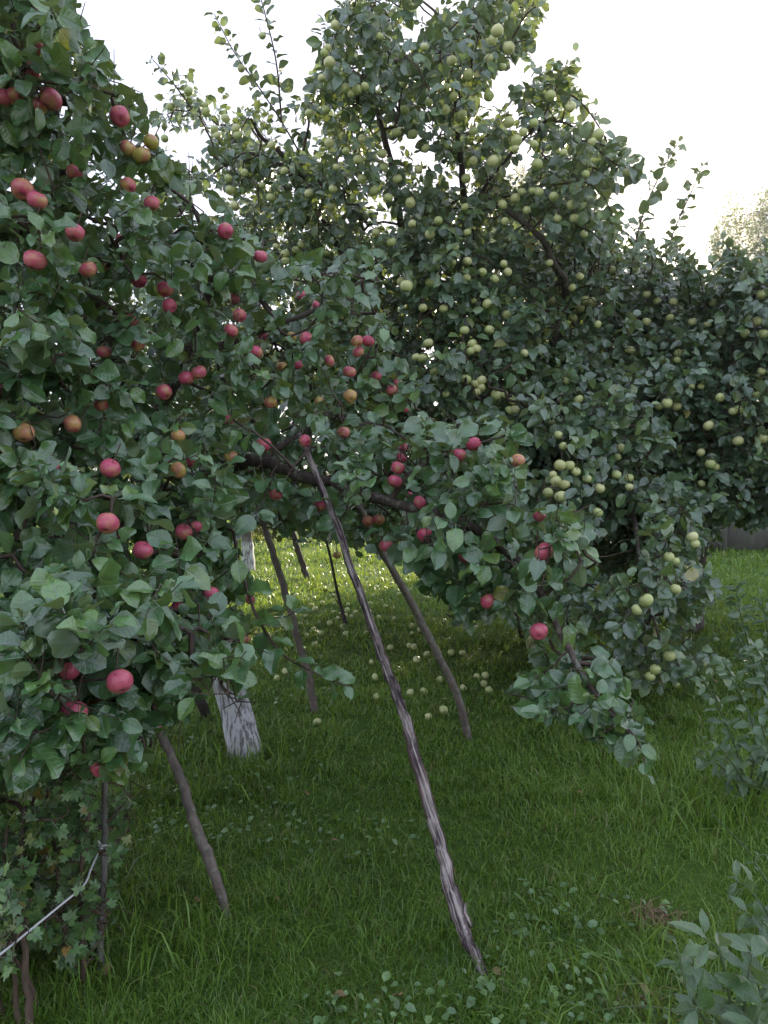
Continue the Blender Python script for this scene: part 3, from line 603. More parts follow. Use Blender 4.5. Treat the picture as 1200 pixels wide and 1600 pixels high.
sh3 = Plant('garden_weed', tuple(ground(1210, 1470)), 'dark low weed with drooping oval leaves and a curling pale tendril', 'weed', 'grey', M_STALK)
for pts, n, sz in [(A((1215, 1465, 2.55), (1195, 1420, 2.5), (1165, 1385, 2.45), (1150, 1375, 2.45)), 9, .085), (A((1215, 1465, 2.55), (1210, 1400, 2.5), (1190, 1365, 2.45), (1180, 1345, 2.45), (1192, 1335, 2.45), (1205, 1340, 2.45)), 6, .05), (A((1225, 1465, 2.55), (1240, 1400, 2.5), (1260, 1360, 2.5)), 10, .08), (A((1215, 1470, 2.55), (1190, 1440, 2.45), (1165, 1425, 2.4)), 7, .08)]:
    sprig(sh3, pts, int(n * 1.3), sz, 'long', r=.004, droop=.3, stemname='stem', m=M_STALK)
sh4 = Plant('broadleaf_weed', tuple(ground(1150, 1660)), 'tall weed of long grey-green leaves on pale stems among the grass', 'weed', 'grey', M_STALK)
for pts, n, sz in [(A((1150, 1640, 2.0), (1140, 1560, 1.95), (1125, 1490, 1.9), (1100, 1465, 1.88)), 9, .11), (A((1160, 1640, 2.0), (1165, 1550, 1.92), (1175, 1490, 1.9)), 9, .11), (A((1140, 1640, 2.0), (1095, 1585, 1.9), (1070, 1530, 1.88), (1058, 1480, 1.88)), 9, .085), (A((1170, 1650, 2.0), (1200, 1560, 1.9), (1215, 1480, 1.9)), 10, .11),
                   (A((1150, 1640, 2.0), (1120, 1590, 1.85), (1080, 1570, 1.85)), 7, .09), (A((1160, 1650, 2.0), (1180, 1600, 1.8), (1190, 1560, 1.8)), 8, .1), (A((1190, 1650, 2.0), (1240, 1580, 1.9), (1260, 1500, 1.9)), 9, .1)]:
    sprig(sh4, pts, int(n * 1.3), sz, 'long', r=.005, droop=.15, stemname='stem', m=M_STALK)
sap = Plant('sapling', tuple(ground(541, 978)), 'thin dark sapling with a few low leaves between two props', 'sapling', 'green')
sap.limb('trunk', [ground(541, 978)] + A((528, 930, 7.6), (516, 870, 7.5), (508, 840, 7.5)), .018, .010, M_PROP_DARK, n=6)
sprig(sap, A((541, 972, 7.6), (548, 1000, 7.3), (575, 1010, 7.2)), 14, .10, 'lo', r=.006)
sprig(sap, A((535, 950, 7.6), (515, 925, 7.4), (505, 920, 7.4)), 8, .09, 'lo', r=.006)

# ------------------------------------------------------------------ trees and shrubs beyond
def cloud(pl, c, rad, n, size, tmean=.5, tsd=.25, kind='lo', shell=.5):
    u = unit(rng.normal(0, 1, (n, 3))); r = rng.uniform(shell, 1, n) ** .5 * (1 + .25 * (vnoise(u[:, 0] * 3 + 5, u[:, 2] * 3 + u[:, 1] * 2 + 9, 5) - .5) * 2)
    P = np.array(c) + u * r[:, None] * np.array(rad); P = P[P[:, 2] > .05]; n = len(P)
    pl.L.add(P, unit(rng.normal(0, 1, (n, 3)) + np.array([0, 0, -.3])), np.array([0, -.3, .7]) + rng.normal(0, .6, (n, 3)), size * rng.uniform(.6, 1.2, n), np.clip(rng.normal(tmean, tsd, n), 0, 1), kind)
def shrub_far(label, px, py, h, wd, key, n, size, name='garden_shrub', group=None):
    p = ground(px, py); pl = Plant(name, tuple(p), label, 'shrub', key, keep=0)
    pl.tw.tube([p + np.array([0, 0, -.05]), p + np.array([.05, 0, h * .5]), p + np.array([0, .1, h * .8])], [.05, .03, .01], 6)
    for k in range(7):
        cx, cy = rng.uniform(-.6, .6, 2) * wd; cloud(pl, p + np.array([cx, cy * .7, h * rng.uniform(.3, .7)]), (wd * .55, wd * .5, h * .36), n // 7, size)
    return pl
shrub_far('golden backlit shrub in the sun at the far end of the lawn', 428, 845, 1.5, .8, 'sunlit_gold', 2600, .10)
shrub_far('dark green shrub at the far end of the lawn, left of the golden one', 250, 842, 2.6, 1.8, 'hedge', 4200, .12)
shrub_far('broad dark shrub far beyond the tall green-fruited tree', 500, 812, 1.6, 1.3, 'hedge', 4200, .13)
shrub_far('dark shrub far off at the very left edge of the garden', 20, 838, 3.4, 2.2, 'hedge', 4200, .13)
for k, (hx, hy, hh, wd2) in enumerate([(5.3, 19.0, 5.0, 1.7), (7.4, 19.6, 5.5, 1.9), (9.6, 19.0, 5.2, 1.9), (12.0, 20.0, 5.6, 2.1), (15.0, 19.0, 5.2, 2.0)]):  # row added behind the crowns to keep the low sun off the lawn
    p = np.array([hx, hy, 0.0]); pl = Plant('added_shade_shrub', tuple(p), ['leftmost', 'second', 'third', 'fourth', 'rightmost'][k] + ' of five tall dark shrubs added beyond the concrete wall to shade the lawn', 'shrub', 'hedge', keep=0, group='added shade shrubs beyond the wall')
    pl.tw.tube([p + np.array([0, 0, -.05]), p + np.array([.05, 0, hh * .5]), p + np.array([0, .1, hh * .8])], [.08, .05, .02], 6)
    for j in range(9): cloud(pl, p + np.array([rng.uniform(-.6, .6) * wd2, rng.uniform(-.4, .4), hh * (.14 + .1 * j)]), (wd2 * .65, wd2 * .5, hh * .2), 800, .18)
tr2 = Plant('apple_tree', tuple(ground(388, 893)), 'far sunlit apple tree whose whitewashed trunk shows through the near leaves', 'tree', 'green', keep=0)
p = ground(388, 893)
tr2.limb('trunk', [p + np.array([0, 0, -.05]), p + np.array([-.02, 0, .6]), p + np.array([-.1, 0, 1.2]), p + np.array([-.15, 0, 1.9])], .085, .06, M_WHITE2, n=10)
for k in range(16): cloud(tr2, p + np.array([rng.uniform(-2.2, 2.2), rng.uniform(-.5, .8), rng.uniform(2.3, 5.0)]), (.95, .9, .7), 600, .10)
p = ground(70, 935); lt = Plant('apple_tree', tuple(p), 'dark apple tree glimpsed through the leaves at the far left, behind the red-fruited tree', 'tree', 'green', keep=0)
lt.limb('trunk', [p + np.array([0, 0, -.05]), p + np.array([.05, 0, .8]), p + np.array([0, 0, 1.6]), p + np.array([-.1, 0, 2.8])], .12, .05, M_BARK)
for k in range(12): cloud(lt, p + np.array([rng.uniform(-2.4, .75), rng.uniform(-.6, .8), rng.uniform(1.3, 3.7)]), (.95, .8, .7), 800, .10)
def birch(label, polygon, d, px, strands, key='birch'):
    b = at(px, 732, d); b[2] = 0; pl = Plant('birch_tree', tuple(b), label, 'tree', key, keep=0)
    poly = np.array(polygon, float); topy = poly[:, 1].min(); ht = at(px, topy, d)[2]
    pl.limb('trunk', [b + np.array([0, 0, -.1]), b + np.array([.15, 0, ht * .4]), b + np.array([-.1, 0, ht * .7]), b + np.array([0, 0, ht * .97])], .2, .03, M_BIRCH, n=8)
    Q = spur_points(polygon, [(px, topy, d - 2)], 4.0, strands, tpow=1.0, clump=.45, cs=22)
    trunk = np.array(pl.nodes)
    for q0 in Q:
        src = trunk[np.argmin(np.abs(trunk[:, 2] - q0[2] * .93))]
        ln = rng.uniform(.4, 2.2); n = int(ln * 36); f = rng.uniform(0, 1, n)
        pl.tw.tube([src, (src + q0) / 2 + np.array([0, 0, .25]), q0, q0 + np.array([0, 0, -ln])], [.012, .008, .006, .004], 3, cap=False)
        P = q0 + np.array([0, 0, -1.0]) * (f * ln)[:, None] + rng.normal(0, .10, (n, 3))
        pl.L.add(P, unit(rng.normal(0, .7, (n, 3)) + np.array([0, 0, -1])), rng.normal(0, 1, (n, 3)), rng.uniform(.07, .13, n), np.clip(rng.normal(.5, .25, n), 0, 1), 'lo')
    return pl
birch('weeping birch with thin hanging twigs rising far off behind the low apple tree', [(1120, 330), (1135, 292), (1158, 284), (1172, 305), (1196, 276), (1235, 262), (1330, 262), (1400, 330), (1400, 430), (1110, 430), (1108, 370)], 30, 1215, 420)
birch('golden backlit birch seen through gaps in the tall green-fruited tree', [(740, 300), (775, 255), (815, 245), (860, 280), (885, 340), (880, 450), (740, 470)], 32, 815, 260)
far = Plant('garden_tree', tuple(ground(960, 790)), 'dark rounded tree standing far beyond the concrete wall', 'tree', 'hedge', keep=0)
p = ground(960, 790); far.limb('trunk', [p + np.array([0, 0, -.1]), p + np.array([0, 0, 1.5]), p + np.array([.1, 0, 3])], .2, .1, M_BARK)
for k in range(10): cloud(far, p + np.array([rng.uniform(-1.5, 6), rng.uniform(-1, 2), rng.uniform(1.0, 4.0)]), (1.6, 1.4, 1.1), 600, .16)

# ------------------------------------------------------------------ props, stakes, cord
def along(o, path):
    """turn the part's own Z axis along the pole, so that the grain of the wood runs with it"""
    q = Vector(path[-1] - path[0]).to_track_quat('Z', 'Y'); o.data.transform(q.inverted().to_matrix().to_4x4()); o.rotation_mode = 'QUATERNION'; o.rotation_quaternion = q; return o
def pole(name, label, pts, rads, m, n=10, sub=6, wob=.06, cat='prop', group='wooden poles propping up the boughs'):
    path = smooth_path(pts, sub); rad = np.interp(np.linspace(0, 1, len(path)), np.linspace(0, 1, len(rads)), rads)
    rr = np.random.default_rng(len(label)); path = [q + rr.normal(0, .12, 3) * r for q, r in zip(path, rad)]
    root = empty(name, tuple(path[0]), label, cat, group)
    g = Geo(); g.tube(path, rad, n, wob, seed=len(label)); along(link('pole', g.mesh('pole', path[0]), m, root), path)
    return root, path, rad
def gp(px, py, sink=.06):
    q = ground(px, py); q[2] -= sink; return q
def lean(px, py, d): return at(px, py, d)
main_pts = [gp(772, 1545)] + A((740, 1488, 2.38), (716, 1430, 2.44), (686, 1318, 2.55), (660, 1222, 2.65), (630, 1112, 2.77), (600, 1035, 2.86), (575, 960, 2.95), (548, 885, 3.04), (528, 826, 3.11), (498, 752, 3.22), (468, 678, 3.3))
mroot, mpath, mrad = pole('wooden_prop', 'long pale prop with peeling bark, standing in the middle of the lawn', main_pts, [.017, .018, .023, .020, .018, .018, .017, .016, .016, .015, .014, .012], M_PROP_PALE, n=12, sub=7, wob=.05)
def strip(name, root, path, rad, i0, i1, a0, a1, off, m, fray=0.0, seed=0):
    """a curved shell of loose bark lying on the pole between two of its rings"""
    rr = np.random.default_rng(seed); g = Geo(); na = 5; rows = 0
    for i in range(i0, i1 + 1):
        t = unit(path[min(i + 1, len(path) - 1)] - path[max(i - 1, 0)]); a = unit(np.array([1.0, 0, 0]) - t * t[0]); b = np.cross(a, t)   # b points away from the lens side
        f = (i - i0) / max(1, i1 - i0); wdt = (1 - .35 * abs(2 * f - 1)) * (1 + rr.uniform(-.15, .15))
        for k in range(na):
            an = R(a0 + (a1 - a0) * (.5 + (k / (na - 1) - .5) * wdt)); r = rad[i] * (1.06 + off) + (fray * rr.uniform(.2, 1) if i in (i0, i1) else 0)
            g.V.append(path[i] + r * (math.cos(an) * a + math.sin(an) * b))
        rows += 1
    nf = len(g.V)
    g.V += [v * 1 for v in g.V]                                     # inner face, 3 mm in
    for i in range(rows):
        c = path[i0 + i]
        for k in range(na): j = i * na + k; v = g.V[j] - c; g.V[nf + j] = c + v * (1 - .003 / np.linalg.norm(v))
    for i in range(rows - 1):
        for k in range(na - 1):
            q = i * na + k; g.F.append((q, q + 1, q + na + 1, q + na)); g.F.append((nf + q + na, nf + q + na + 1, nf + q + 1, nf + q))
        q = i * na; g.F.append((q + na, nf + q + na, nf + q, q)); q = i * na + na - 1; g.F.append((q, nf + q, nf + q + na, q + na))
    for k in range(na - 1): g.F.append((k, nf + k, nf + k + 1, k + 1)); q = (rows - 1) * na + k; g.F.append((q + 1, nf + q + 1, nf + q, q))
    return along(link(name, g.mesh(name, path[0]), m, root), path)
strip('bark_strip', mroot, mpath, mrad, 18, 34, -50, 25, .10, M_STRIP, seed=1)
strip('bark_strip', mroot, mpath, mrad, 24, 33, 130, 185, .08, M_STRIP, seed=2)
strip('bark_strip', mroot, mpath, mrad, 37, 46, -40, 20, .08, M_STRIP, seed=3)
strip('bark_flake', mroot, mpath, mrad, 13, 17, -170, 10, .13, M_STRIP, .006, seed=5)
strip('bark_flake', mroot, mpath, mrad, 12, 15, -60, 60, .22, M_PROP_PALE, .010, seed=6)
PR = {}
PR['left'] = pole('wooden_prop', 'stout grey-brown prop with a kink, its foot in the lawn nearest the fruit bush', [gp(366, 1438)] + A((340, 1385, 2.7), (326, 1340, 2.72), (308, 1300, 2.75), (285, 1225, 2.8), (260, 1165, 2.85), (225, 1090, 2.9), (185, 985, 3.0), (160, 900, 3.05)), [.015, .018, .021, .019, .018, .016, .015, .014, .013], M_PROP_GREY)
PR['back'] = pole('wooden_prop', 'straight grey prop, thin, standing right of the peeling one', [gp(736, 1158)] + A((715, 1090, 4.3), (690, 1035, 4.25), (655, 965, 4.2), (612, 888, 4.1), (580, 830, 4.0), (560, 790, 3.9)), [.023, .023, .022, .022, .020, .019, .018], M_PROP_GREY)
PR['dark'] = pole('wooden_prop', 'dark upright prop behind the leafy hanging sprig', [gp(493, 1118)] + A((482, 1055, 4.8), (462, 990, 4.75), (438, 900, 4.7), (412, 818, 4.6), (395, 760, 4.5)), [.024, .024, .023, .022, .020, .018], M_PROP_GREY)
PR['far'] = pole('wooden_prop', 'short dark prop far off against the sunlit grass', [gp(482, 908)] + A((472, 880, 10.6), (462, 850, 10.5), (450, 810, 10.4)), [.045, .042, .04, .038], M_PROP_DARK)
PR['stub'] = pole('wooden_prop', 'dark stub of a prop half hidden beside the whitewashed trunk', [gp(326, 1128)] + A((314, 1098, 4.6), (298, 1065, 4.55), (270, 1010, 4.5), (240, 950, 4.4)), [.03, .03, .028, .026, .025], M_PROP_DARK)
st, spath, _ = pole('garden_stake', 'grey weathered stake holding the white cord, at the edge of the fruit bush', [gp(156, 1532)] + A((157, 1450, 2.42), (161, 1380, 2.42), (163, 1300, 2.43), (163, 1200, 2.45), (160, 1130, 2.47)), [.011, .011, .0105, .010, .0095, .009], M_STAKE, cat='stake', group=None)
cp = smooth_path(A((-140, 1590, 1.75), (-60, 1535, 1.85), (2, 1490, 1.95), (45, 1455, 2.05), (90, 1418, 2.15), (130, 1384, 2.25), (142, 1358, 2.32), (152, 1335, 2.37), (160, 1322, 2.40)), 6)
g = Geo(); g.tube(cp, .0032, 6)
g.tube(smooth_path(A((158, 1330, 2.39), (160, 1322, 2.395), (170, 1320, 2.41), (166, 1316, 2.44), (154, 1320, 2.42), (160, 1326, 2.395)), 5), .003, 6)
g.tube(smooth_path(A((160, 1322, 2.395), (156, 1317, 2.37), (153, 1314, 2.37)), 4), .0025, 6); g.tube(smooth_path(A((160, 1322, 2.395), (154, 1332, 2.36), (148, 1345, 2.35)), 4), .0025, 6)
tag(link('cord', g.mesh('cord', cp[0]), M_CORD), 'white cord tied to the grey stake and stretched through the fruit bush', 'cord').location = cp[0]

# ------------------------------------------------------------------ apples
def apple_mesh(nm, nseg, nrow, m, squash=.86):
    V = []; Fc = []
    prof = []
    for i in range(nrow + 1):
        t = math.pi * i / nrow; r = math.sin(t) ** .9 if 0 < i < nrow else 0
        z = -math.cos(t) * squash + (.24 * math.exp(-(r / .26) ** 2) if t < 1.57 else -.28 * math.exp(-(r / .24) ** 2))
        r *= 1 + .05 * math.cos(t) * -1; prof.append((r, z))
    V.append((0, 0, prof[0][1]))
    for r, z in prof[1:-1]:
        for k in range(nseg):
            a = 2 * math.pi * k / nseg; rib = 1 + .025 * math.cos(5 * a); V.append((r * rib * math.cos(a), r * rib * math.sin(a), z))
    V.append((0, 0, prof[-1][1])); last = len(V) - 1
    for k in range(nseg):
        k2 = (k + 1) % nseg; Fc.append((0, 1 + k2, 1 + k)); b = 1 + (nrow - 2) * nseg; Fc.append((b + k, b + k2, last))
        for i in range(nrow - 2): b = 1 + i * nseg; Fc.append((b + k, b + k2, b + nseg + k2, b + nseg + k))
    me = bpy.data.meshes.new(nm); me.from_pydata((np.array(V) * .5 * .07).tolist(), [], Fc); me.polygons.foreach_set('use_smooth', np.ones(len(Fc), bool)); me.materials.append(m); me.update()
    return me
ME_RED = apple_mesh('red_apple', 20, 14, M_RED); ME_GRN = apple_mesh('green_apple', 12, 9, M_GREEN, .88)
g = Geo(); g.tube([(0, 0, .014), (.001, 0, .026), (.004, .001, .040)], [.0012, .0011, .0016], 5); ME_ASTEM = g.mesh('stem'); ME_ASTEM.materials.append(M_STEM)
g = Geo()
for k in range(5):
    a = k * 1.2566; b = len(g.V)
    g.V += [np.array((math.cos(a - .5) * .0028, math.sin(a - .5) * .0028, -.0225)), np.array((math.cos(a + .5) * .0028, math.sin(a + .5) * .0028, -.0225)), np.array((math.cos(a) * .0058, math.sin(a) * .0058, -.029)), np.array((0, 0, -.021))]
    g.F += [(b, b + 2, b + 1), (b, b + 1, b + 3)]
ME_CALYX = g.mesh('calyx'); ME_CALYX.materials.append(M_CALYX)
ORD = ['', 'second ', 'third ', 'fourth ', 'fifth ', 'sixth ', 'seventh ', 'eighth ', 'ninth ', 'tenth ', 'eleventh ', 'twelfth ', 'thirteenth ', 'fourteenth ']
NUM = ['zero', 'one', 'two', 'three', 'four', 'five', 'six', 'seven', 'eight', 'nine', 'ten', 'eleven', 'twelve', 'thirteen', 'fourteen', 'fifteen']
def ordlab(items, noun, plural, phrase):
    """items sorted left to right -> one label each"""
    n = len(items)
    for i, it in enumerate(items):
        if n == 1: it['label'] = f'{noun} {phrase}'
        elif n <= 15: it['label'] = (f'leftmost of the {plural} {phrase}' if i == 0 else f'rightmost of the {plural} {phrase}' if i == n - 1 else f'{ORD[i]}from left of {plural} {phrase}')
        else: it['label'] = f'one of many {plural} {phrase}'
# (px, py, diameter px, blush, ground yellow): measured on the photograph
RED_ZONES = [
 ('in the topmost leaves of the near tree', [(58, 72, 28, .9, .5), (50, 110, 27, .95, .5), (6, 152, 28, .75, .6), (24, 150, 28, .7, .6), (79, 155, 38, .85, .5), (60, 166, 30, .45, .6)]),
 ('at the near tree edge facing the sky', [(187, 182, 34, .85, .5), (200, 232, 28, .35, .5), (221, 243, 30, .3, .4), (236, 222, 26, .2, .2)]),
 ('by the left edge, a fifth down', [(116, 269, 28, .85, .5), (35, 296, 37, .7, .7), (58, 313, 34, .8, .4)]),
 ('below the sky-edge hole of the near tree', [(200, 290, 28, .6, .9), (237, 318, 27, .75, .7)]),
 ('around the large one at the left edge, upper half', [(33, 363, 22, .95, .5), (117, 364, 32, .9, .5), (188, 374, 18, .95, .5), (55, 407, 37, .95, .5), (47, 436, 17, .4, .9), (137, 421, 30, .7, .6), (163, 417, 22, .6, .8)]),
 ('close together in the upper middle of the near tree', [(217, 438, 27, .95, .5), (258, 452, 28, .9, .4), (265, 478, 26, .95, .5)]),
 ('standing free at the top right of the near crown', [(352, 361, 28, .95, .5), (407, 401, 24, .97, .4)]),
 ('in the crown above the linked pair', [(365, 467, 20, .8, .5), (374, 493, 24, .85, .4), (361, 517, 25, .9, .4), (410, 525, 18, .8, .4), (400, 550, 23, .75, .3)]),
 ('at the border of the two trees', [(470, 461, 16, .95, .5), (494, 477, 16, .95, .5), (455, 527, 19, .3, .4), (478, 529, 23, .75, .5), (514, 564, 20, .5, .7), (465, 570, 18, .85, .5), (440, 573, 18, .4, .7)]),
 ('clustered where the near crown meets green fruit', [(558, 533, 21, .6, .8), (575, 533, 21, .9, .5), (560, 550, 20, .7, .8), (546, 581, 22, .8, .4), (588, 588, 18, .75, .6)]),
 ('hanging right of the near crown beside pale fruit', [(622, 599, 17, .95, .5), (613, 610, 20, .8, .6), (633, 638, 15, .9, .5)]),
 ('under the border of the two trees', [(547, 619, 24, .25, .5), (500, 628, 20, .15, .2), (423, 628, 22, .5, .8)]),
 ('around the linked pair in mid near crown', [(311, 582, 27, .85, .5), (291, 591, 27, .95, .5), (256, 613, 28, .75, .4)]),
 ('in the left middle of the near crown', [(215, 538, 27, .65, .9), (126, 556, 24, .95, .4), (162, 550, 24, .75, .5), (205, 501, 24, .85, .4)]),
 ('in a row near the left edge, mid height', [(159, 632, 26, .6, .5), (37, 676, 36, .35, .8), (113, 662, 32, .4, .9), (7, 612, 26, .95, .5), (170, 662, 18, .6, .8)]),
 ('hanging above the forked limb', [(278, 681, 25, .4, .7), (357, 657, 20, .9, .5), (412, 695, 27, .85, .4), (361, 714, 25, .3, .3), (278, 735, 28, .35, .7), (297, 722, 18, .8, .5)]),
 ('amid big leaves just above the double apple', [(172, 732, 36, .95, .5), (80, 730, 28, .95, .5), (95, 757, 17, .6, .6)]),
 ('beside the top of the peeling prop', [(477, 689, 22, .95, .5), (537, 676, 22, .85, .4), (580, 656, 18, .8, .5)]),
 ('under the forked limb by the peeling prop', [(431, 772, 24, .85, .4), (502, 790, 26, .85, .5)]),
 ('in the shade below the bough between two props', [(575, 814, 20, .6, .4), (592, 812, 20, .6, .3), (604, 853, 25, .85, .5)]),
 ('of the touching double apple amid large leaves', [(168, 818, 40, .6, .7), (187, 831, 24, .95, .5)]),
 ('of the touching pink pair above the trunk', [(287, 831, 30, .97, .5), (305, 824, 24, .95, .5)]),
 ('half hidden by leaves above the whitewashed trunk', [(223, 860, 34, .9, .5), (282, 858, 20, .95, .5), (330, 928, 27, .95, .5), (278, 950, 26, .9, .5), (370, 887, 20, .8, .7), (390, 937, 18, .9, .5), (381, 998, 22, .7, .7)]),
 ('at the start of the long right bough', [(627, 715, 20, .98, .3), (622, 731, 25, .98, .3), (617, 752, 24, .97, .4), (630, 699, 16, .95, .5), (665, 700, 20, .95, .4)]),
 ('on top of the long right bough', [(716, 711, 27, .97, .4), (740, 694, 26, .95, .5), (809, 720, 25, .55, .8)]),
 ('inside the long right bough', [(656, 785, 24, .98, .3), (665, 836, 29, .95, .4), (670, 895, 19, .4, .8), (729, 868, 29, .98, .3), (640, 773, 15, .95, .4)]),
 ('toward the end of the long right bough', [(843, 806, 23, .95, .4), (850, 862, 33, .92, .5), (763, 940, 29, .85, .5), (842, 987, 31, .97, .5)]),
 ('hanging low over the fruit bush', [(107, 1048, 38, .85, .5), (187, 1065, 46, .92, .4), (116, 1113, 44, .94, .5), (152, 1101, 30, .6, .8), (228, 1059, 22, .35, 1.), (240, 1131, 27, .75, .7), (158, 1198, 36, .88, .6)]),
 ('deep in the big leaves left of the trunk', [(135, 912, 18, .3, .6)]),
 ('beyond the near crown by the sunlit lawn', [(527, 867, 15, .4, .5)]),
]
CLEAR = []           # (px, py, r px, depth): sight of fruit and poles that the photograph leaves open
def look(axis):
    return Vector(axis).to_track_quat('Z', 'Y')
def put_apple(nm, me, p, dia, blush, gy, label, group, axis, parts):
    o = bpy.data.objects.new(nm, me); C.objects.link(o); s = dia / .07
    q = look(axis) @ Matrix.Rotation(rng.uniform(0, 6.28), 4, 'Z').to_quaternion()
    o.location = p; o.rotation_mode = 'QUATERNION'; o.rotation_quaternion = q; o.scale = (s * rng.uniform(.96, 1.05), s * rng.uniform(.96, 1.05), s)
    o.color = (blush, gy, 0, 1); tag(o, label, 'apple', group)
    if parts:
        for n2, m2 in parts:
            c = bpy.data.objects.new(n2, m2); C.objects.link(c); c.parent = o
    return o
redq = []
for ph, lst in RED_ZONES:
    its = [dict(x=a[0], y=a[1], d=a[2] * .92, b=.45 + .55 * a[3], g=a[4]) for a in lst]; its.sort(key=lambda q: q['x'])
    ordlab(its, 'red apple', 'red apples', ph); redq += its
    if 'pair' in ph and 'of the touching' in ph:
        its[0]['label'] = 'left apple ' + ph; its[1]['label'] = 'right apple ' + ph
    if 'double' in ph and 'of the touching' in ph:
        its[0]['label'] = 'larger yellow-cheeked apple ' + ph; its[1]['label'] = 'smaller red apple ' + ph
X = np.array([q['x'] for q in redq], float); Y = np.array([q['y'] for q in redq], float)
DR = idw(X, Y, RED_DEPTH)
for q, d in zip(redq, DR):
    dep = d + .08; dia = float(np.clip(q['d'] * dep / F, .052, .080)); dep = float(np.clip(dia * F / q['d'], d - .1, d + .8)); dia = q['d'] * dep / F
    p = at(q['x'], q['y'], dep)
    ax = unit(np.array([0, .25, .9]) + rng.normal(0, .45, 3))
    put_apple('red_apple', ME_RED, p, dia, q['b'], q['g'], q['label'], 'red apples on the near tree', ax, [('stem', ME_ASTEM), ('calyx', ME_CALYX)])
    CLEAR.append((q['x'] + rng.normal(0, .13) * q['d'], q['y'] + rng.normal(0, .13) * q['d'], q['d'] * (.46 if q['d'] > 29 else rng.uniform(.24, .42)), dep))
    red.tw.tube([p + ax * dia * .5, p + ax * dia * .5 + np.array([rng.uniform(-.02, .02), .03, .05])], [.0018, .003], 4, cap=False)

GREEN_ZONES = [
 ('in the topmost tuft against the sky', [(777, 48, 19), (795, 75, 17), (764, 92, 14), (770, 62, 14)]),
 ('in the upper sky gap right of centre', [(706, 95, 15), (732, 117, 16), (695, 172, 15), (709, 151, 13), (722, 180, 14), (697, 137, 13), (764, 150, 15)]),
 ('on the outer right bough against the sky', [(860, 150, 16), (892, 167, 15), (935, 210, 17), (925, 222, 13), (839, 257, 16)]),
 ('in the dark clump below the sky-line bough', [(795, 191, 16), (818, 206, 13), (807, 220, 16), (805, 232, 12), (770, 252, 17), (777, 248, 13), (740, 205, 12)]),
 ('in the upper middle of the tall tree', [(632, 172, 14), (645, 210, 14), (620, 207, 13), (665, 232, 12), (597, 240, 14), (641, 317, 15), (672, 366, 15), (644, 350, 12), (685, 345, 13), (600, 262, 12)]),
 ('above the bare curved branch', [(842, 300, 14), (805, 310, 14), (832, 298, 11), (785, 320, 13), (815, 300, 11)]),
 ('in the top left tuft of the tall tree', [(515, 98, 17), (540, 138, 14), (558, 140, 14), (570, 135, 12), (524, 40, 14), (507, 82, 12), (512, 75, 11), (549, 146, 12)]),
 ('along the upper left sky edge of the tall tree', [(295, 143, 14), (267, 167, 12), (322, 175, 13), (352, 185, 12), (369, 201, 13), (372, 212, 13), (335, 202, 12), (321, 165, 11), (340, 212, 11)]),
 ('on the thin shoots rising into the sky', [(410, 56, 10), (377, 107, 11), (436, 132, 9)]),
 ('in the thin left part of the tall tree', [(367, 322, 14), (359, 297, 13), (445, 267, 11), (382, 270, 11), (357, 278, 11), (410, 290, 10), (440, 330, 10)]),
 ('beside the thick dark limb of the tall tree', [(566, 280, 14), (559, 250, 14), (585, 298, 14), (525, 262, 11), (552, 310, 10)]),
 ('along the top of the near crown', [(472, 382, 13), (462, 390, 11), (445, 397, 13), (446, 408, 12), (467, 442, 13), (510, 395, 11), (431, 385, 10)]),
 ('in the middle of the tall tree above the cluster', [(635, 447, 19), (693, 482, 13), (661, 481, 12), (660, 560, 14), (650, 558, 12), (627, 440, 13)]),
 ('on the sunlit side of the tall tree centre', [(793, 425, 13), (754, 425, 12), (787, 412, 11), (761, 475, 14), (792, 492, 13), (740, 470, 10)]),
 ('in the yellowish trio', [(738, 537, 14), (735, 549, 13), (745, 545, 13)]),
 ('in the loose bunch above the right red bough', [(728, 593, 15), (752, 595, 15), (752, 606, 13), (742, 600, 12), (745, 613, 12), (775, 617, 16), (787, 616, 13), (800, 627, 12), (804, 640, 14), (796, 641, 13)]),
 ('in the tight cluster right of the red bough', [(875, 727, 17), (890, 727, 15), (869, 752, 17), (882, 757, 15), (856, 770, 15), (876, 776, 18), (900, 737, 13), (864, 742, 12)]),
 ('right of the tight cluster', [(937, 763, 15), (963, 742, 14), (983, 747, 13), (983, 761, 12), (917, 748, 13), (971, 700, 14), (934, 801, 15), (965, 714, 11)]),
 ('just above the tight cluster', [(872, 680, 13), (880, 697, 12), (862, 660, 10)]),
 ('on the drooping bough tip beside open lawn', [(1082, 839, 16), (1086, 850, 14), (1045, 871, 16), (1055, 877, 13), (1070, 887, 10)]),
 ('hanging low over the grass on the drooping bough', [(1010, 938, 20), (994, 953, 16), (1055, 921, 16)]),
 ('at the lowest tip of the drooping bough', [(1046, 1025, 17), (1024, 1046, 16), (1016, 1057, 14)]),
]
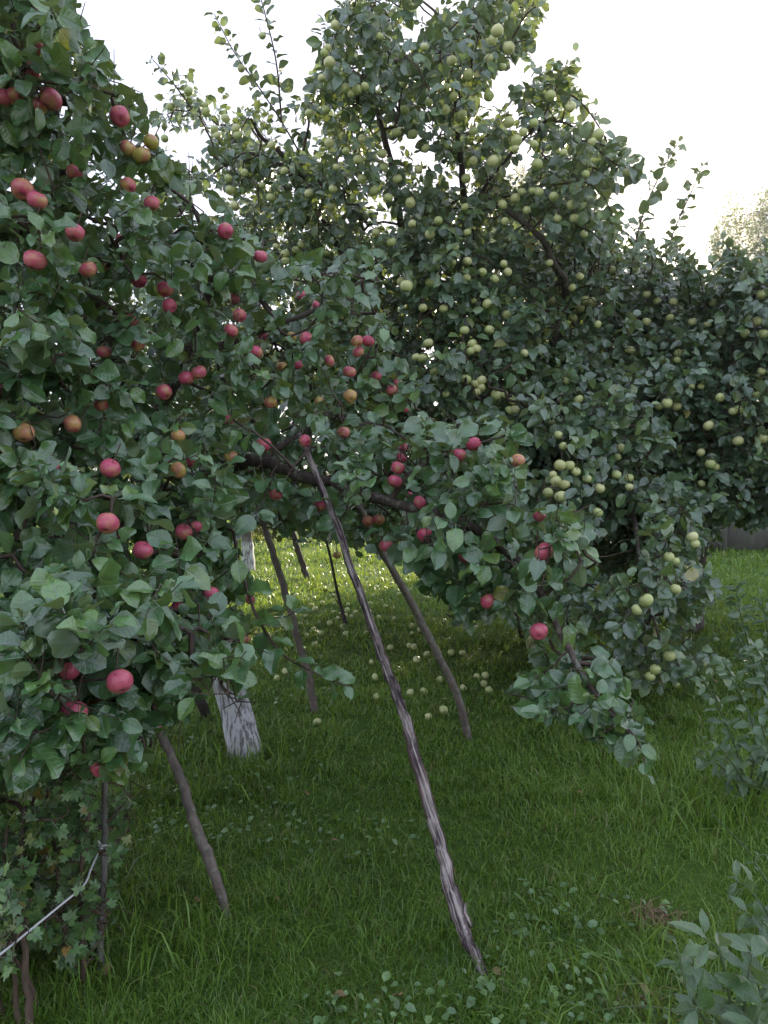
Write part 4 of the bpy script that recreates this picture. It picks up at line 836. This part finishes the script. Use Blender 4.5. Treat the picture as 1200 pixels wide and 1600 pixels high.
GREEN_RIGHT = [
 ('at the upper left of the low tree', [(851, 452, 12), (932, 417, 11), (956, 422, 12), (913, 470, 15), (925, 472, 14), (906, 482, 13), (895, 497, 13), (872, 507, 13), (862, 470, 13), (887, 405, 10)]),
 ('along the top of the low tree', [(1010, 460, 12), (1052, 472, 12), (1027, 470, 11), (1010, 503, 13), (1047, 497, 12), (1082, 503, 12), (1105, 507, 11), (1114, 473, 12)]),
 ('by the right photo edge, high in the low tree', [(1164, 521, 13), (1192, 522, 15), (1182, 502, 15), (1190, 460, 15), (1190, 580, 11)]),
 ('in the quiet middle of the low tree', [(1060, 552, 13), (1058, 563, 11), (986, 548, 13), (985, 627, 10), (1080, 604, 11), (1095, 604, 10)]),
 ('of the pale trio in the low tree', [(1042, 630, 16), (1057, 635, 14), (1030, 635, 12)]),
 ('hanging below the pale trio', [(1107, 665, 15), (1110, 725, 15), (1118, 730, 12), (1095, 707, 12), (1096, 756, 11)]),
 ('near the right edge of the low tree', [(1155, 640, 14), (1145, 643, 12), (1153, 689, 15), (1125, 621, 13), (1182, 617, 12), (1192, 685, 14)]),
]
ng = 0
for zones, dp, grp, pl in ((GREEN_ZONES, GRN_DEPTH, 'green apples on the tall tree', grn), (GREEN_RIGHT, RGT_DEPTH, 'green apples on the low right tree', rgt)):
    for ph, lst in zones:
        its = [dict(x=a[0], y=a[1], d=a[2] * 1.12) for a in lst]; its.sort(key=lambda q: q['x']); ordlab(its, 'green apple', 'green apples', ph)
        if ph.startswith('of the'):
            for q, wd in zip(its, ('left', 'middle', 'right')): q['label'] = f'{wd} green apple {ph}'
        d0 = idw(np.array([q['x'] for q in its], float), np.array([q['y'] for q in its], float), dp)
        for q, d in zip(its, d0):
            dep = float(d + .05); dia = float(np.clip(q['d'] * dep / F, .048, .075)); dep = float(np.clip(dia * F / q['d'], d - .15, d + 1.2)); dia = q['d'] * dep / F
            p = at(q['x'], q['y'], dep); ax = unit(np.array([0, .1, 1]) + rng.normal(0, .4, 3))
            put_apple('green_apple', ME_GRN, p, dia, rng.uniform(.0, .12), rng.uniform(0, 1), q['label'], grp, ax, None)
            CLEAR.append((q['x'], q['y'], q['d'] * .42, dep)); ng += 1
            pl.tw.tube([p + ax * dia * .35, p + ax * dia * .5 + np.array([rng.uniform(-.02, .02), .02, .05])], [.0018, .003], 4, cap=False)

taken = [(c[0], c[1]) for c in CLEAR]; lone = []
while len(lone) < 60:
    x, y = rng.uniform(230, 1000), 20 + 720 * rng.beta(1.0, 1.6)
    if inpoly(np.array([x]), np.array([y]), GRN_MASK)[0] and not inpoly(np.array([x]), np.array([y]), RED_MASK)[0] and min(math.hypot(x - a, y - b) for a, b in taken) > 21: lone.append(dict(x=x, y=y, d=rng.uniform(12, 15.5))); taken.append((x, y))
cells = {}
for q in lone: cells.setdefault((0 if q['x'] < 420 else 1 if q['x'] < 620 else 2 if q['x'] < 780 else 3, 0 if q['y'] < 170 else 1 if q['y'] < 320 else 2 if q['y'] < 470 else 3), []).append(q)
for (cx, cy), its in cells.items():
    its.sort(key=lambda q: q['x']); ordlab(its, 'lone green apple', 'lone green apples', ['high', 'fairly high', 'halfway up', 'low'][cy] + ' in tall tree, ' + ['far left part', 'left of centre', 'right of centre', 'right side'][cx])
d0 = idw(np.array([q['x'] for q in lone]), np.array([q['y'] for q in lone]), GRN_DEPTH)
for q, d in zip(lone, d0):
    dep = float(d + .03); dia = float(np.clip(q['d'] * dep / F, .048, .066)); p = at(q['x'], q['y'], dep); ax = unit(np.array([0, .1, 1]) + rng.normal(0, .4, 3))
    put_apple('green_apple', ME_GRN, p, dia, rng.uniform(.0, .12), rng.uniform(0, 1), q['label'], 'green apples on the tall tree', ax, None)
    CLEAR.append((q['x'], q['y'], q['d'] * .36, dep)); grn.tw.tube([p + ax * dia * .35, p + ax * dia * .5 + np.array([0, .02, .05])], [.0018, .003], 4, cap=False)
FALLEN = [(693, 1121, 15), (669, 1131, 13), (764, 1087, 14), (641, 1093, 13), (662, 1091, 13), (724, 1083, 11), (758, 1061, 12), (745, 1062, 10), (756, 1076, 10), (651, 1036, 12), (667, 1024, 11), (705, 1025, 11), (722, 1027, 10), (610, 1012, 11),
          (640, 1011, 10), (647, 1013, 10), (643, 980, 9), (624, 932, 8), (687, 1070, 12), (745, 985, 11), (1057, 1075, 12), (1096, 1080, 11), (1098, 1041, 13), (586, 1066, 12), (588, 1098, 11), (492, 1008, 10), (501, 992, 10), (490, 985, 9), (446, 1055, 11), (433, 1066, 10),
          (515, 978, 9), (588, 922, 8), (492, 957, 9), (460, 968, 8), (420, 940, 8), (496, 1140, 9)]
fz = {}
lst = [dict(x=a[0], y=a[1], d=a[2]) for a in FALLEN]
k = 0
while k < 64:
    px = rng.normal(540, 90); py = 888 + 200 * rng.beta(1.3, 2.4)
    if 405 < px < 800 and py > 885 and all(abs(px - q['x']) + abs(py - q['y']) > 9 for q in lst): lst.append(dict(x=px, y=py, d=None)); k += 1
big = [q for q in lst if q['d'] and (q['x'] > 600 and q['y'] > 1030)]; big.sort(key=lambda q: q['x'])
c1 = [q for q in big if q['x'] > 1000]; c2 = [q for q in big if q['x'] < 690]; c3 = [q for q in big if 690 <= q['x'] < 1000]
ordlab(c1, '', 'fallen green apples', 'on the grass by the drooping bough tip'); ordlab(c2, '', 'fallen green apples', 'between the peeling prop and the thin grey one'); ordlab(c3, '', 'fallen green apples', 'in the grass right of the thin grey prop')
cells = {}
for q in lst:
    if 'label' in q: continue
    xpole = np.interp(q['y'], [800, 1040, 1530], [520, 600, 764]); xd = np.interp(q['y'], [818, 1118], [412, 493]); xg = np.interp(q['y'], [888, 1158], [612, 736]); xsap = 535
    col = 0 if q['x'] < xd else 1 if q['x'] < (xd + xsap) / 2 else 2 if q['x'] < xsap else 3 if q['x'] < xpole else 4 if q['x'] < xg else 5
    row = 0 if q['y'] < 915 else 1 if q['y'] < 945 else 2 if q['y'] < 985 else 3
    cells.setdefault((col, row), []).append(q)
for (col, row), its in cells.items():
    its.sort(key=lambda q: q['x'])
    ordlab(its, 'fallen apple', 'fallen apples', ['farthest', 'mid-distance', 'nearer', 'nearest'][row] + ' zone, ' + ['left of dark prop', 'just right of dark prop', 'left beside sapling', 'between sapling and peeling prop', 'between peeling and grey props', 'right of grey prop'][col])
for q in lst:
    p = ground(q['x'], q['y']); d = float(proj(p)[2]); dia = float(np.clip((q['d'] or 9) * d / F, .05, .068)) if q['d'] else float(rng.uniform(.04, .062))
    p[2] += .004 + dia * .34
    put_apple('fallen_apple', ME_GRN, p, dia, rng.uniform(0, .35), rng.uniform(.2, 1), q['label'], 'green apples fallen on the lawn', unit(rng.normal(0, 1, 3) + np.array([0, 0, .5])), None)

# ------------------------------------------------------------------ open sight lines, then leaf parts
def clear_line(pts, r, dep, step=8):
    for (x0, y0), (x1, y1) in zip(pts[:-1], pts[1:]):
        n = max(1, int(math.hypot(x1 - x0, y1 - y0) / step))
        for k in range(n): CLEAR.append((x0 + (x1 - x0) * k / n, y0 + (y1 - y0) * k / n, r, dep))
clear_line([(468, 680), (497, 750)], 8, 3.35); clear_line([(526, 826), (600, 1040), (764, 1530)], 12, 3.2)
clear_line([(386, 722), (440, 735), (485, 745)], 9, 3.6); clear_line([(255, 1165), (366, 1438)], 9, 2.95); clear_line([(612, 888), (736, 1158)], 8, 4.3)
clear_line([(414, 830), (445, 935)], 7, 4.8); clear_line([(342, 1058), (358, 1108)], 14, 4.2); clear_line([(360, 1110), (386, 1180)], 20, 4.2)
clear_line([(302, 1075), (320, 1108)], 7, 4.7); clear_line([(0, 1492), (132, 1384), (160, 1322)], 4, 2.45); clear_line([(162, 1230), (163, 1310), (158, 1480)], 5, 2.5); clear_line([(44, 1600), (38, 1450)], 7, 2.3)
clear_line([(388, 866), (388, 892)], 7, 11); clear_line([(465, 860), (482, 905)], 6, 10.8); clear_line([(800, 338), (846, 370), (868, 420), (884, 458)], 7, 5.6)
GAPS = [([(395, 848), (470, 850), (520, 845), (560, 870), (600, 885), (640, 890), (660, 980), (560, 985), (480, 940), (420, 905), (395, 890)], .25), ([(415, 535), (440, 530), (445, 555), (418, 565)], .1)]
clr = np.array(CLEAR)
allA = []
for pl in PLANTS:
    Aa = pl.L.arr()
    if len(Aa):
        P = Aa[:, 0:3]; D = Aa[:, 3:6]; Nn = Aa[:, 6:9]; S = Aa[:, 9:10]; Xv = np.cross(D, Nn); kill = np.zeros(len(Aa), bool)
        if pl in (red, grn, rgt, bush, sh, sh2, sap):
            for s in (P + D * S * .1, P + D * S * .5, P + D * S * .95, P + D * S * .5 + Xv * S * .3, P + D * S * .5 - Xv * S * .3):
                qx, qy, qd = proj(s)
                for c in range(0, len(clr), 64):
                    cc = clr[c:c + 64]
                    h = ((qx[:, None] - cc[None, :, 0]) ** 2 + (qy[:, None] - cc[None, :, 1]) ** 2 < cc[None, :, 2] ** 2) & (qd[:, None] < cc[None, :, 3] + .02)
                    kill |= h.any(1)
            qx, qy, qd = proj(P + D * S * .5)
            for poly, kp in GAPS: kill |= inpoly(qx, qy, poly) & (rng.uniform(0, 1, len(P)) > kp)
        Aa = Aa[~kill]
    pl.A = Aa
# which leaves show largest
QV = []; QF = []; owner = []; base = 0
for pi, pl in enumerate(PLANTS):
    Aa = pl.A
    if not len(Aa): continue
    P = Aa[:, 0:3]; D = Aa[:, 3:6]; Xv = np.cross(D, Aa[:, 6:9]); S = Aa[:, 9:10]
    q = np.stack([P, P + D * S * .5 + Xv * S * .33, P + D * S * .95, P + D * S * .5 - Xv * S * .33], 1).reshape(-1, 3); QV.append(q)
    n = len(P); QF.append(np.arange(base, base + 4 * n).reshape(-1, 4)); base += 4 * n; owner += [(pi, i) for i in range(n)]
bvh = BVHTree.FromPolygons(np.concatenate(QV).tolist(), np.concatenate(QF).tolist())
org = Vector((0, 0, CAM_H)); hits = np.zeros(len(owner), int)
gx, gy = np.meshgrid(np.arange(1, 1200, 3.5), np.arange(1, 1600, 3.5))
for dv in (at(gx.ravel(), gy.ravel(), np.ones(gx.size)) - np.array([0, 0, CAM_H])).tolist():
    h = bvh.ray_cast(org, Vector(dv))
    if h[2] is not None: hits[h[2]] += 1
own = np.array(owner)

def leaf_matrix(a):
    d = a[3:6]; n = a[6:9]; x = np.cross(d, n); s = a[9]
    return Matrix(((x[0] * s, d[0] * s, n[0] * s, a[0]), (x[1] * s, d[1] * s, n[1] * s, a[1]), (x[2] * s, d[2] * s, n[2] * s, a[2]), (0, 0, 0, 1)))
KN = list(SHAPES)
for pi, pl in enumerate(PLANTS):
    Aa = pl.A
    if len(Aa):
        h = hits[own[:, 0] == pi]; idx = np.argsort(-h, kind='stable')[:pl.keep]; idx = [i for i in idx if h[i] >= 2]
        inv = Matrix.Translation(-Vector(pl.loc))
        for i in idx:
            a = Aa[i]; kind = KN[int(a[11])]
            if kind == 'lo' and pl.keep: kind = 'hi'
            o = bpy.data.objects.new('leaf', leaf_mesh(kind, int(a[12]) % len(SHAPES[kind]), pl.mkey)); C.objects.link(o); o.parent = pl.root
            o.matrix_basis = inv @ leaf_matrix(a); o.color = (float(a[10]), 0, 0, 1)
        rest = np.ones(len(Aa), bool); rest[idx] = False; Ar = Aa[rest]
        Vs = []; Ls = []; Ss = []; UVs = []; Ts = []; vb = 0; lb = 0
        for ki, kn in enumerate(KN):
            for vi, (V, Fc, UV) in enumerate(SHAPES[kn]):
                a = Ar[(Ar[:, 11] == ki) & (Ar[:, 12] == vi)]; n = len(a)
                if not n: continue
                D = a[:, 3:6]; Nn = a[:, 6:9]; Xv = np.cross(D, Nn); S = a[:, 9]
                W = a[:, None, 0:3] + S[:, None, None] * (V[None, :, 0:1] * Xv[:, None] + V[None, :, 1:2] * D[:, None] + V[None, :, 2:3] * Nn[:, None])
                lp = np.array([i for f in Fc for i in f]); stt = np.cumsum([0] + [len(f) for f in Fc])[:-1]
                Vs.append(W.reshape(-1, 3)); Ls.append((lp[None] + vb + np.arange(n)[:, None] * len(V)).ravel()); Ss.append((stt[None] + lb + np.arange(n)[:, None] * len(lp)).ravel())
                UVs.append(np.tile(UV[lp], (n, 1))); Ts.append(np.repeat(a[:, 10], len(V))); vb += n * len(V); lb += n * len(lp)
        if Vs:
            me = mesh_np('crown', np.concatenate(Vs) - pl.loc, np.concatenate(Ls), np.concatenate(Ss), np.concatenate(UVs), np.concatenate(Ts))
            o = link('crown' if 'tree' in pl.root.name else 'foliage', me, LM[pl.mkey], pl.root); o['kind'] = 'stuff'
    if pl.tw.V:
        o = link('twigs', pl.tw.mesh('twigs', pl.loc), pl.twigmat, pl.root); o['kind'] = 'stuff'

# ------------------------------------------------------------------ grass
def blades(P, H, W, T, lean=.5):
    n = len(P); az = rng.uniform(0, 6.28, n); ld = np.column_stack([np.cos(az), np.sin(az), np.zeros(n)]); le = rng.uniform(.05, lean, n) ** 1.0
    fa = rng.uniform(0, 6.28, n); sd = np.column_stack([np.cos(fa), np.sin(fa), np.zeros(n)])
    up = np.array([0, 0, 1.0])
    m = P + ld * (H * le * .35)[:, None] + up * (H * .55)[:, None]
    tp = P + ld * (H * le * 1.15)[:, None] + up * (H * (1 - .35 * le))[:, None]
    V = np.stack([P - sd * (W / 2)[:, None], P + sd * (W / 2)[:, None], m + sd * (W * .42)[:, None], m - sd * (W * .42)[:, None], tp], 1).reshape(-1, 3)
    b = np.arange(n)[:, None] * 5
    L = np.column_stack([b + 0, b + 1, b + 2, b + 3, b + 3, b + 2, b + 4]).ravel(); St = np.column_stack([np.arange(n) * 7, np.arange(n) * 7 + 4]).ravel()
    return V, L, St, np.repeat(T, 5)
bare = [(1025, 1430, 30), (510, 1248, 45), (1085, 1370, 30), (560, 1140, 30), (1090, 1075, 25)]
def lawn(n, y0, y1, hm, wpx, x0=-350, x1=1550):
    px = rng.uniform(x0, x1, n); py = rng.uniform(y0, y1, n); P = ground(px, py); d = proj(P)[2]
    v1 = vnoise(P[:, 0] * 2.2 + 30, P[:, 1] * 2.2, 31); v2 = vnoise(P[:, 0] * 7 + 3, P[:, 1] * 7, 32); v3 = vnoise(P[:, 0] * .8, P[:, 1] * .8 + 60, 33)
    keep = rng.uniform(0, 1, n) < .35 + .65 * np.clip(v2 * 1.6, 0, 1)
    for fx, fy in ((764, 1530), (366, 1438), (736, 1158), (386, 1182), (156, 1532)):
        q = ground(fx, fy); keep &= (np.hypot(P[:, 0] - q[0], P[:, 1] - q[1] + .03) > .055) | (rng.uniform(0, 1, n) < .3)
    for bx, by, br in bare: keep &= ((px - bx) ** 2 + ((py - by) * 2) ** 2 > br * br) | (rng.uniform(0, 1, n) < .15)
    P = P[keep]; d = d[keep]; v1 = v1[keep]; v2 = v2[keep]; v3 = v3[keep]; m = len(P)
    H = hm * (.45 + .7 * v1 + .5 * v2) * rng.uniform(.5, 1.35, m); H *= 1 + .25 * np.clip((np.abs(P[:, 0]) - .9) / .8, 0, 1) * (d < 5)
    W = np.maximum(.0032, wpx * d / F) * rng.uniform(.6, 1.3, m)
    T = np.clip(.08 + .62 * v3 + .28 * v2 + rng.normal(0, .2, m), 0, .88); T = np.where(rng.uniform(0, 1, m) < .05, rng.uniform(.92, 1, m), T)
    P[:, 2] -= .004
    return blades(P, H, W, T, 1.25)
parts = [lawn(95000, 1240, 1800, .050, 1.7), lawn(80000, 1000, 1260, .054, 1.8), lawn(55000, 868, 1010, .075, 1.9), lawn(30000, 806, 880, .09, 2.2)]
vb = lb = 0; Vs, Ls, Ss, Ts = [], [], [], []
for V, L, St, T in parts:
    Vs.append(V); Ls.append(L + vb); Ss.append(St + lb); Ts.append(T); vb += len(V); lb += len(L)
gr = link('grass', mesh_np('grass', np.concatenate(Vs), np.concatenate(Ls), np.concatenate(Ss), None, np.concatenate(Ts)), M_GRASS)
tag(gr, 'short uneven green grass of the orchard lawn', kind='stuff')
# low broad-leaved weeds in the sward
nW = 5200
px = rng.uniform(-300, 1500, nW); py = rng.uniform(930, 1750, nW); P = ground(px, py); v = vnoise(P[:, 0] * 1.6 + 12, P[:, 1] * 1.6 + 4, 41)
k = (v > .6) | ((px < 520) & (py < 1330) & (rng.uniform(0, 1, nW) < .6)); P = P[k]; n = len(P); P[:, 2] += rng.uniform(.01, .06, n)
wl = Leaves(); wl.add(P, unit(np.column_stack([rng.normal(0, 1, n), rng.normal(0, 1, n), rng.uniform(-.1, .5, n)])), np.array([0, 0, 1.0]) + rng.normal(0, .3, (n, 3)), rng.uniform(.014, .038, n), np.clip(rng.normal(.45, .2, n), 0, .9), 'lo')
Ar = wl.arr(); Vs, Ls, Ss, UVs, Ts = [], [], [], [], []; vb = lb = 0
for vi, (V, Fc, UV) in enumerate(SHAPES['lo']):
    a = Ar[Ar[:, 12] == vi]; n = len(a); D = a[:, 3:6]; Nn = a[:, 6:9]; Xv = np.cross(D, Nn); S = a[:, 9]
    W = a[:, None, 0:3] + S[:, None, None] * (V[None, :, 0:1] * Xv[:, None] + V[None, :, 1:2] * D[:, None] + V[None, :, 2:3] * Nn[:, None])
    lp = np.array([i for f in Fc for i in f]); stt = np.cumsum([0] + [len(f) for f in Fc])[:-1]
    Vs.append(W.reshape(-1, 3)); Ls.append((lp[None] + vb + np.arange(n)[:, None] * len(V)).ravel()); Ss.append((stt[None] + lb + np.arange(n)[:, None] * len(lp)).ravel())
    UVs.append(np.tile(UV[lp], (n, 1))); Ts.append(np.repeat(a[:, 10], len(V))); vb += n * len(V); lb += n * len(lp)
wo = link('ground_cover', mesh_np('ground_cover', np.concatenate(Vs), np.concatenate(Ls), np.concatenate(Ss), np.concatenate(UVs), np.concatenate(Ts)), LM['bush'])
tag(wo, 'low broad-leaved weeds and clover in the grass', kind='stuff')
nL = 45
px = rng.uniform(-200, 1400, nL); py = rng.uniform(900, 1700, nL); P = ground(px, py); P[:, 2] += rng.uniform(.01, .04, nL); g = Geo()
for p in P:
    M = Matrix.Rotation(rng.uniform(0, 6.28), 3, 'Z') @ Matrix.Rotation(rng.uniform(-.7, .7), 3, 'X') @ Matrix.Rotation(rng.uniform(-.7, .7), 3, 'Y'); V, Fc, UV = SHAPES['lo'][int(rng.integers(0, 8))]; b = len(g.V); sc = rng.uniform(.02, .05)
    g.V += [p + sc * np.array(M @ Vector(v)) for v in V]; g.F += [tuple(b + i for i in f) for f in Fc]
tag(link('leaf_litter', g.mesh('leaf_litter'), M_DEADLEAF), 'scattered brown dead leaves in the grass', kind='stuff')
# long loose blades and stalks
def grass_tuft(name, label, base, n, h, mat_, spread=.05, lean=1.2, tint=None, cat='grass tuft'):
    P = np.repeat(base[None], n, 0) + np.column_stack([rng.normal(0, spread, n), rng.normal(0, spread, n), np.zeros(n)]); P[:, 2] = gz(P[:, 0], P[:, 1])
    V, L, St, T = blades(P, h * rng.uniform(.5, 1.2, n), rng.uniform(.004, .007, n), np.clip(rng.normal(.6, .15, n), 0, .9) if tint is None else np.full(n, tint), lean)
    o = link(name, mesh_np(name, V - base, L, St, None, T), mat_); o.location = base
    o['kind'] = 'stuff'; tag(o, label); return o
grass_tuft('grass_tuft', 'long loose grass around the whitewashed trunk foot', ground(380, 1190), 200, .18, M_GRASS, .22)
grass_tuft('grass_tuft', 'long thin grass under the fruit bush', ground(190, 1500), 200, .17, M_GRASS, .20)
grass_tuft('grass_tuft', 'tall grass at the lawn edge under the grey-green plant', ground(1130, 1260), 420, .22, M_GRASS, .25)
grass_tuft('grass_tuft', 'tall grass in the corner below the broad weed', ground(1120, 1600), 260, .2, M_GRASS, .2)
dg = ground(1030, 1440)
grass_tuft('dry_grass', 'brown dry grass clump lying on the lawn', dg, 150, .05, M_STRAW, .035, 2.5, tint=1.0)
grass_tuft('dry_grass', 'dry straw scattered beneath the broad weed', ground(1010, 1590), 160, .06, M_STRAW, .06, 2.5, tint=1.0)
for lab, pts, r in (('pale bent grass stalk arching over the lawn by the broad weed', [ground(880, 1605)] + A((930, 1580, 2.15), (1000, 1572, 2.1), (1060, 1580, 2.05), (1130, 1600, 2.0)), .003),
                    ('single long pale grass blade leaning out beside the low weed', [ground(1185, 1345)] + A((1150, 1310, 2.85), (1110, 1268, 2.75)), .0035)):
    path = smooth_path(pts, 6); g = Geo(); g.tube(path, np.linspace(r, r * .4, len(path)), 5); o = link('grass_stalk', g.mesh('grass_stalk', path[0]), M_STALK); o.location = path[0]; tag(o, lab, 'grass stalk')
for px, py, lab in ((630, 1588, 'brown curled dead leaf on the grass in the bottom middle'), (308, 1425, 'small orange dead leaf beside the foot of the stout prop')):
    p = ground(px, py); p[2] += .035; V, Fc, UV = SHAPES['hi'][3]; me = bpy.data.meshes.new('fallen_leaf')
    me.from_pydata((V * .035).tolist(), [], Fc); me.materials.append(M_DEADLEAF); o = link('fallen_leaf', me); o.location = p; o.rotation_euler = (.3, .4, px); tag(o, lab, 'dead leaf')

# ------------------------------------------------------------------ air
HAZE = 0.0014
if HAZE:
    g = Geo(); g.box((-62, -22, -1.5), (62, 92, 17)); m, t, o = mat('haze air')
    pv = N(t, 'ShaderNodeVolumePrincipled'); pv.inputs['Color'].default_value = (.95, .96, 1, 1); pv.inputs['Density'].default_value = HAZE; pv.inputs['Anisotropy'].default_value = 0.8
    t.links.new(pv.outputs[0], o.inputs['Volume'])
    hz = link('haze', g.mesh('haze'), m); tag(hz, 'thin bright evening haze in the air', kind='stuff')
